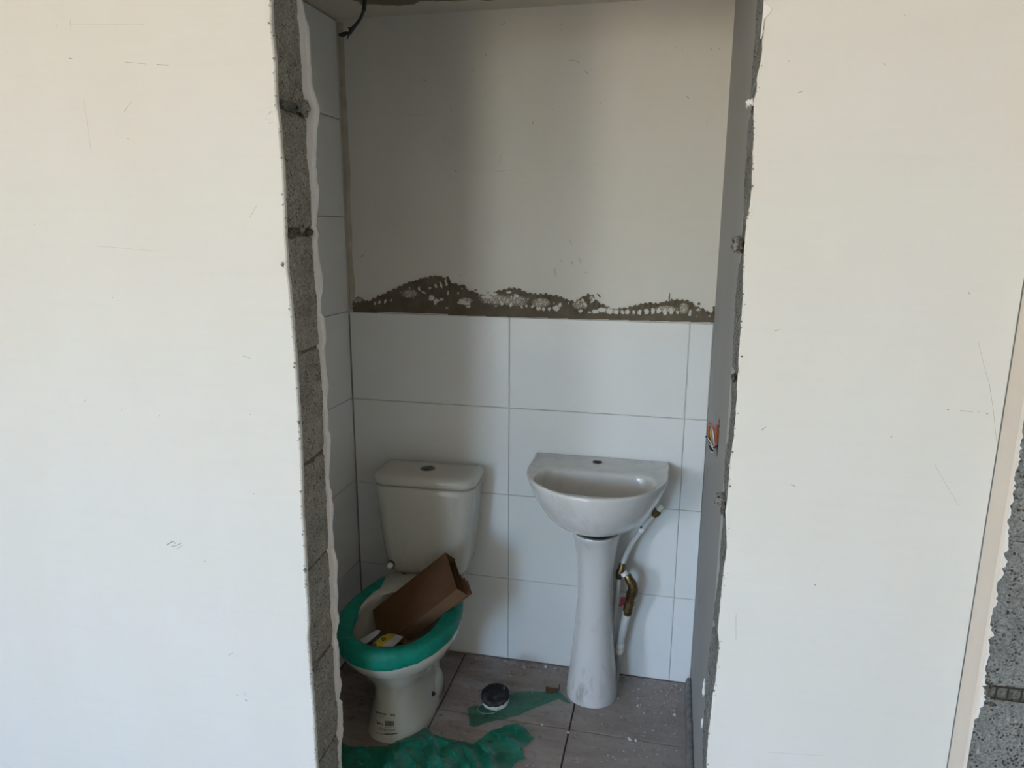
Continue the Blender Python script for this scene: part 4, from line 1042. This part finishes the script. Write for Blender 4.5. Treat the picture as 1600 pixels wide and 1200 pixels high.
tube('hose_crimp', [Q(972, 886, 2.239), Q(972.5, 880, 2.24)], 0.0105, M_brass, hose, 14)
a, b = Q(1021, 806), Q(1036, 788); Lh = (b-a).length
prof(a, b, [(0, .0105), (.004, .0115), (.010, .0115), (.0105, .0145), (.024, .0145), (.025, .0125)], 'hose_nut', M_brass, hose, 6, 25)
prof(a+(b-a)*0.5, b, [(0, .0095), (.010, .0105), (.018, .0098), (.022, .0095), (.0225, .005)], 'hose_tip', M_white_pl, hose, 18)
tube('hose_tag', [Q(1004.5, 825.5), Q(1000.5, 830)], 0.0100, M_ptfe, hose, 14)
tube('hose_mark', [Q(1002.5, 823.0, 2.2415), Q(1001, 825.5, 2.2415)], 0.0032, M_dark, hose, 8)

# ------------------------------------------------------------------ outlet wires
wires = thing('outlet_wires', onY(1122, 690, 1.90), 'bundle of coloured electrical wires hanging out of the hole in the right wall', 'wires')
YW = 1.885
def wire(pts, col, r=0.0016, y=YW, lab_=None):
    m = M_W.setdefault(col, simple('wire_'+{(0.5, .12, .03): 'orange', (.45, .12, .12): 'red', (.22, .10, .07): 'brown', (.5, .38, .05): 'yellow', (.75, .72, .68): 'white', (.015, .015, .015): 'black', (.25, .32, .5): 'blue'}[col], col, 0.4))
    P = []
    for i, q in enumerate(pts):
        yy = y+(q[2] if len(q) > 2 else 0); P.append(onY(q[0], q[1], yy))
    for p in P: p.x = min(p.x, XR+0.03)
    return tube('wire', P, r, m, wires, 8, 5)
M_W = {}
OR, RE, BR, YE, WH, BK, BL = (0.5, .12, .03), (.45, .12, .12), (.22, .10, .07), (.5, .38, .05), (.75, .72, .68), (.015, .015, .015), (.25, .32, .5)
wire([(1125, 664, -.02), (1121, 663, -.01), (1117.5, 672), (1117, 690), (1119, 698)], RE)
wire([(1126, 660, -.02), (1123, 662, -.01), (1120, 672, -.005), (1120, 690), (1122, 696)], OR, .0018)
wire([(1125.5, 666, -.02), (1123.5, 670, -.01), (1122.5, 682, -.005), (1121, 692)], BR)
wire([(1119, 692), (1118, 680), (1115, 667, .006), (1111, 661, .01), (1107, 661, .012), (1107, 674, .012), (1108, 690, .01)], RE, .0015)
wire([(1117, 690), (1115.5, 675), (1112, 664, .008), (1108, 662, .012), (1106, 668, .014), (1107, 686, .012), (1110, 696, .01)], BR, .0016)
wire([(1111, 668, .008), (1110, 678, .008), (1111.5, 688, .008), (1113, 694, .008)], YE, .0019)
wire([(1109, 666, .010), (1109, 680, .009), (1110, 690, .008)], BK, .0014)
wire([(1113, 665, .006), (1114, 675, .006), (1116, 688, .004), (1117.5, 694, .003)], WH, .0017)
wire([(1115, 668, .004), (1116.5, 680, .003), (1118, 692, .002)], OR, .0015)
wire([(1124.5, 668, -.015), (1125, 676, -.012), (1125.5, 686, -.01), (1124, 694, -.008)], BL, .0017)
wire([(1102.5, 681.5, .01), (1106, 685, .008), (1109.5, 690, .006), (1114, 697, .004)], BK, .0024)
wire([(1105, 683, .003), (1109, 689, .002), (1112, 694, .001), (1116, 701, -.001)], WH, .0014)
wire([(1109, 696, .002), (1111, 701, .002), (1113.5, 705, .002)], BK, .0034)
wire([(1110, 694, -.002), (1112.5, 699, -.002), (1116, 703, -.002)], WH, .0012)
wire([(1124, 692, -.01), (1122, 695, -.01), (1118, 698, -.005), (1115, 700, -.002)], BK, .0020)
wire([(1111, 705, .0), (1114, 707, .0)], WH, .0014)

# ------------------------------------------------------------------ cable from the ceiling
CYY = 1.90
cable = thing('ceiling_cable', Vector((onY(571, -30, CYY).x, CYY, ZC)), 'black electric cable hanging from the ceiling with a bare branching end', 'cable')
def K(px, py): return onY(px, py, CYY)
topx = K(571, -30)
tube('cable_sleeve', [Vector((topx.x+0.004, CYY, ZC-0.0005)), K(571, -15), K(570, 2), K(568.5, 17)], 0.0056, M_cable, cable, 12, 5)
tube('cable_core', [K(568.7, 14), K(566.5, 21), K(562.5, 30), K(556, 39), K(549, 47), K(545.5, 52)], [.0044, .0041, .0040, .0042, .0060, .0036], M_cable, cable, 10, 5)
tube('cable_strand', [K(548, 48), K(545, 55), K(542, 62)], [.0032, .0026, .0010], M_cable, cable, 8, 4)
tube('cable_strand', [K(548, 45), K(544.5, 43.5), K(544, 42.5)], [.0030, .0016, .0008], M_cable, cable, 8, 3)
tube('cable_strand', [K(549, 50), K(548.6, 57)], [.0016, .0008], M_cable, cable, 8, 3)
tube('connector', [K(546, 52), K(541, 52), K(536, 54), K(531, 54.5), K(528.5, 53.5)], [.0024, .0050, .0066, .0040, .0012], M_cable, cable, 8, 4, 20)

# ------------------------------------------------------------------ green film on the floor
def sheet(name, pts, mat, label, seed, amp, step=0.008, base=0.003, fold=None, group=None):
    P = [onZ(px, py, 0.0) for px, py in pts]
    P2 = [Vector((p.x, p.y)) for p in P]
    # roughen the boundary
    B = []
    for i in range(len(P2)):
        a, b = P2[i], P2[(i+1) % len(P2)]; L = (b-a).length; n = max(1, int(L/step))
        nr = Vector((-(b-a).y, (b-a).x)).normalized() if L > 0 else Vector((0, 0))
        for k in range(n):
            t = k/n; p = a.lerp(b, t); B.append(p+nr*0.004*nz((p.x*60, p.y*60, seed)))
    xs = [p.x for p in B]; ys = [p.y for p in B]
    def inside(x, y):
        c = False; j = len(B)-1
        for i in range(len(B)):
            if (B[i].y > y) != (B[j].y > y) and x < (B[j].x-B[i].x)*(y-B[i].y)/(B[j].y-B[i].y)+B[i].x: c = not c
            j = i
        return c
    pts_ = list(B); r_ = random.Random(seed)
    x = min(xs)
    while x < max(xs):
        y = min(ys)
        while y < max(ys):
            q = Vector((x+r_.uniform(-.3, .3)*step, y+r_.uniform(-.3, .3)*step))
            if inside(q.x, q.y) and min((q-b_).length for b_ in B) > step*0.45: pts_.append(q)
            y += step
        x += step
    n = len(B)
    vs, _, fs, *_r = delaunay_2d_cdt(pts_, [(i, (i+1) % n) for i in range(n)], [], 1, 1e-5)
    V = []
    for p in vs:
        wx_ = p.x+0.04*nz((p.x*9, p.y*9, seed+40)); wy_ = p.y+0.04*nz((p.x*9, p.y*9, seed+50)); a = 1-2.2*abs(fbm((wx_*3.2, wy_*6.5, seed), 1, 2)); b_ = abs(nz((wx_*24, wy_*31, seed+4))); c_ = 1-2.4*abs(nz((wx_*11+wy_*9, wy_*4, seed+8)))
        z = base+amp*(0.50*max(0, a)**3+0.10*b_+0.45*max(0, c_)**4)
        if fold: z += fold(p.x, p.y)
        db = min((Vector((p.x, p.y))-b2).length for b2 in B); z = 0.002+(z-0.002)*min(1, 0.22+db/0.035)
        V.append((p.x, p.y, max(0.0015, z)))
    o = mesh(name, V, [tuple(f) for f in fs], mat, None, True)
    for p in o.data.polygons: pass
    return tag(o, label, 'plastic film', group)
sheet('plastic_film', [(731, 1107.5), (740, 1104), (752, 1103), (770, 1100), (798, 1085), (807, 1082), (830, 1080.5), (853, 1082), (872, 1080.5), (880, 1086), (892, 1099), (889, 1101), (872, 1093.5), (853, 1101), (837, 1107), (820, 1114), (807, 1120), (787, 1125), (757, 1131), (740, 1138), (734, 1135)],
      M_film2, 'narrow strip of thin green plastic film lying between the black-topped tub and the pedestal foot', 21, 0.010, 0.007)
def fold_big(x, y): return 0.012*max(0, nz((x*5, y*5, 30)))
sheet('plastic_film', [(505, 1150), (528, 1157), (545, 1168), (565, 1168), (588, 1168), (607, 1166), (622, 1158), (640, 1148), (655, 1140), (665, 1138), (680, 1150), (705, 1157), (738, 1163), (752, 1154), (766, 1143), (788, 1136), (807, 1132), (822, 1141), (829, 1150), (835, 1155), (822, 1165), (813, 1172), (822, 1187), (808, 1190), (800, 1200), (785, 1240), (700, 1290), (600, 1300), (500, 1300), (470, 1230)],
      M_film, 'large crumpled sheet of green plastic film on the floor in front of the toilet foot', 33, 0.026, 0.0055, 0.003, fold_big)

# ------------------------------------------------------------------ black-topped tub
bc = onZ(773, 1103, 0.0)
tub = thing('plastic_tub', (bc.x, bc.y+0.018, 0.0), 'small round white tub with a crusted black top on the floor', 'tub')
c0 = Vector((bc.x+0.001, bc.y+0.012, 0.012))
tilt = Vector((-0.05, -0.16, 1)).normalized(); tu = Vector((1, 0, 0.05)).normalized(); tv = tilt.cross(tu).normalized()
rg = []
for z, r in ((0.0, .044), (.001, .0455), (.022, .0462), (.027, .0462)):
    rg.append([c0+tilt*z+(tu*math.cos(a)+tv*math.sin(a))*r for a in [2*math.pi*k/40 for k in range(40)]])
V, Fc = loft(rg); o = mesh('tub_wall', V, Fc, M_white_pl, tub); fix_normals(o); by_angle(o, 50)
def crust():
    m, nt, b = new_mat('black_crust'); n = noi(nt, pos(nt), 60, 5, 0.7)
    g = nt.nodes.new('ShaderNodeSeparateXYZ'); nt.links.new(pos(nt), g.inputs[0])
    d = math_(nt, 'MULTIPLY', ramp(nt, g.outputs[1], bc.y+0.025, bc.y-0.03), ramp(nt, n, 0.42, 0.62))
    nt.links.new(mixc(nt, math_(nt, 'MULTIPLY', d, 0.28), (0.003, 0.004, 0.005), (0.22, 0.21, 0.22)), b.inputs['Base Color'])
    b.inputs['Roughness'].default_value = 0.7; bump(nt, b, n, 0.6, 0.003); return m
rg = []
for z, r in ((0.019, .0462), (.0185, .0472), (.027, .0485), (.032, .0470), (.035, .041), (.0365, .030), (.0368, .012)):
    r_ = []
    for k in range(56):
        a = 2*math.pi*k/56; jag = 0.004*nz((math.cos(a)*6, math.sin(a)*6, 3))+0.003*nz((math.cos(a)*17, math.sin(a)*17, 8))
        zz = z+(jag if z < 0.02 else 0.0015*nz((r*math.cos(a)*60, r*math.sin(a)*60, 1)))
        r_.append(c0+tilt*zz+(tu*math.cos(a)+tv*math.sin(a))*r)
    rg.append(r_)
V, Fc = loft(rg, True, False, True); o = mesh('black_crust', V, Fc, crust(), tub); fix_normals(o); o['label'] = 'black crusted top'
lump('plaster_crumb', c0+tilt*0.039+Vector((0.026, 0.022, 0)), .004, .004, .003, 44, M_scuff, tub)
# clear ring lying half under the tub
rc_ = onZ(763, 1108, 0.010)
P = [rc_+Vector((0.036*math.cos(a), 0.030*math.sin(a), 0.003+0.004*math.sin(a+2))) for a in [2*math.pi*k/30 for k in range(31)]]
M_clear = simple('cloudy_clear_plastic', (0.35, 0.38, 0.34), 0.2)
o = mesh('plastic_ring', *tube_vf(P, 0.0011, 8), M_clear, None); tag(o, 'thin clear plastic ring beside the black-topped tub', 'ring')

# ------------------------------------------------------------------ scraps and rubble on the floor
def scrap(px, py):
    P = [onZ(x, y, 0.004) for x, y in ((853, 1073), (863, 1076), (872, 1076.5), (870, 1080.5), (861, 1082), (852.5, 1081))]
    t = 0.0015; V = [p for p in P]+[p+Vector((0, 0, t+0.002*math.sin(i))) for i, p in enumerate(P)]
    n = len(P); Fc = [tuple(range(n))[::-1], tuple(range(n, 2*n))]+[(k, (k+1) % n, n+(k+1) % n, n+k) for k in range(n)]
    r = thing('cardboard_scrap', onZ(862, 1078, 0), 'torn brown cardboard scrap by the left of the pedestal foot', 'scrap')
    mesh('scrap', V, Fc, M_card, r, False)
    tube('curl', [onZ(869, 1080, 0.006), onZ(873, 1078, 0.012), onZ(874, 1073.5, 0.020), onZ(873, 1069, .025)], [.0015, .003, .0022, .001], M_dark, r, 8, 4)
scrap(0, 0)
def pebble_vf(c, s, seed):
    r_ = random.Random(seed); V = []; Fc = []
    top = []; bot_ = []
    n = 6
    for k in range(n):
        a = 2*math.pi*k/n+r_.uniform(-.3, .3); rr = s*r_.uniform(.55, 1.1)
        bot_.append((c.x+rr*math.cos(a), c.y+rr*math.sin(a), c.z)); rr *= r_.uniform(.5, .85)
        top.append((c.x+rr*math.cos(a), c.y+rr*math.sin(a), c.z+s*r_.uniform(.35, .8)))
    V = bot_+top+[(c.x, c.y, c.z+s*0.8)]
    Fc = [tuple(range(n))[::-1]]+[(k, (k+1) % n, n+(k+1) % n, n+k) for k in range(n)]+[(n+k, n+(k+1) % n, 2*n) for k in range(n)]
    return V, Fc
M_frag = simple('plaster_rubble', (0.50, 0.48, 0.45), 0.9, var=0.2, vscale=80)
frs = [(818, 1043, .010, 'pale plaster fragment near the back wall, left of the larger angular one'), (853, 1040, .011, 'largest angular plaster fragment against the back wall, left of the pedestal'),
       (868, 1043, .006, 'white plaster crumb just right of the largest fragment by the back wall'), (878, 1044, .005, 'small plaster crumb by the back wall, nearest the pedestal'), (744, 1029, .005, 'plaster crumb near the back wall behind the black-topped tub'),
       (791, 1032, .004, 'tiny white crumb against the back wall under a tile joint'), (977, 1060, .008, 'white plaster crumb at the foot of the water pipe'), (996, 1103, .007, 'round dark-spotted pebble on the floor right of the pedestal'),
       (847, 1132, .006, 'white crumb on the floor between the two green films'), (888, 1145, .006, 'white crumb on the floor tile joint in front of the pedestal'), (896, 1128, .006, 'pale crumb just in front of the pedestal foot'),
       (1054, 1117, .010, 'flat white plaster flake on the floor towards the right wall'), (1064, 1078, .006, 'plaster crumb in the right back corner of the floor'), (984, 1155, .009, 'pale mortar crumb on the floor joint, left of its neighbour'), (994, 1157, .008, 'pale mortar crumb on the floor joint, right of its neighbour'),
       (1038, 1098, .006, 'small pale crumb in the middle of the right floor tile'), (797, 1056, .006, 'grey crumb on the floor behind the black-topped tub')]
for i, (px, py, s, lb) in enumerate(frs):
    c = onZ(px, py, 0.0005); c.z = 0.0
    if c.y > YB-0.02: c.y = YB-0.02
    V, Fc = pebble_vf(c, s, 100+i); o = mesh('plaster_fragment', V, Fc, M_frag, None, False); tag(o, lb, 'rubble', 'plaster fragments on the floor')
VV = []
rs = random.Random(12)
for i in range(800):
    k = rs.random()
    if k < 0.45: x = rs.uniform(-0.62, XR-0.03); y = YB-0.004-abs(rs.gauss(0, .03))
    elif k < 0.75: x = XR-0.03-abs(rs.gauss(0, .10)); y = rs.uniform(1.85, YB-0.01)
    else: x = rs.uniform(-0.7, XR-0.04); y = rs.uniform(1.75, YB-0.03)
    if abs(x-PX) < 0.09 and y > 2.1: continue
    if x < -0.66: continue
    if x < -0.28 and y > 2.29 and False: continue
    s = rs.choice([.0012, .0016, .002, .0028, .0036]); VV.append(pebble_vf(Vector((x, min(y, YB-0.006), 0)), s, i))
V, Fc = join_vf(VV)
tag(mesh('rubble', V, Fc, simple('rubble_grit', (0.38, 0.36, 0.34), 0.95, var=0.8, vscale=60), None, False), 'fine plaster grit scattered over the floor tiles', 'rubble', kind='stuff')

# crumbs of mortar clinging along the broken edges of the opening
VV = []
rc2 = random.Random(77)
for i in range(260):
    z = rc2.uniform(0.15, 2.1); L_side = rc2.random() < 0.62
    e = fLF(z) if L_side else fRF(z)
    x = e+(rc2.gauss(-0.001, .0022) if L_side else rc2.gauss(0.001, .002)); s_ = rc2.choice([.0010, .0014, .0018, .0026])
    v, f = pebble_vf(Vector((0, 0, 0)), s_, 900+i)
    VV.append(([(x+q[0], Y0-0.0004-q[2]*0.7, z+q[1]) for q in v], f))
V, Fc = join_vf(VV)
o = mesh('edge_crumbs', V, Fc, M_mortar_l, wf, False); fix_normals(o); o['kind'] = 'stuff'
VV = []
for i in range(120):
    z = rc2.uniform(0.15, 2.1); e = fLL(z); s_ = rc2.choice([.0012, .0018, .0026])
    v, f = pebble_vf(Vector((0, 0, 0)), s_, 1900+i); VV.append(([(e-rc2.uniform(0, .006)+q[0], Y1-0.0078-q[2], z+q[1]) for q in v], f))
V, Fc = join_vf(VV)
o = mesh('plaster_crumbs', V, Fc, M_chalk, wf, False); fix_normals(o); o['kind'] = 'stuff'
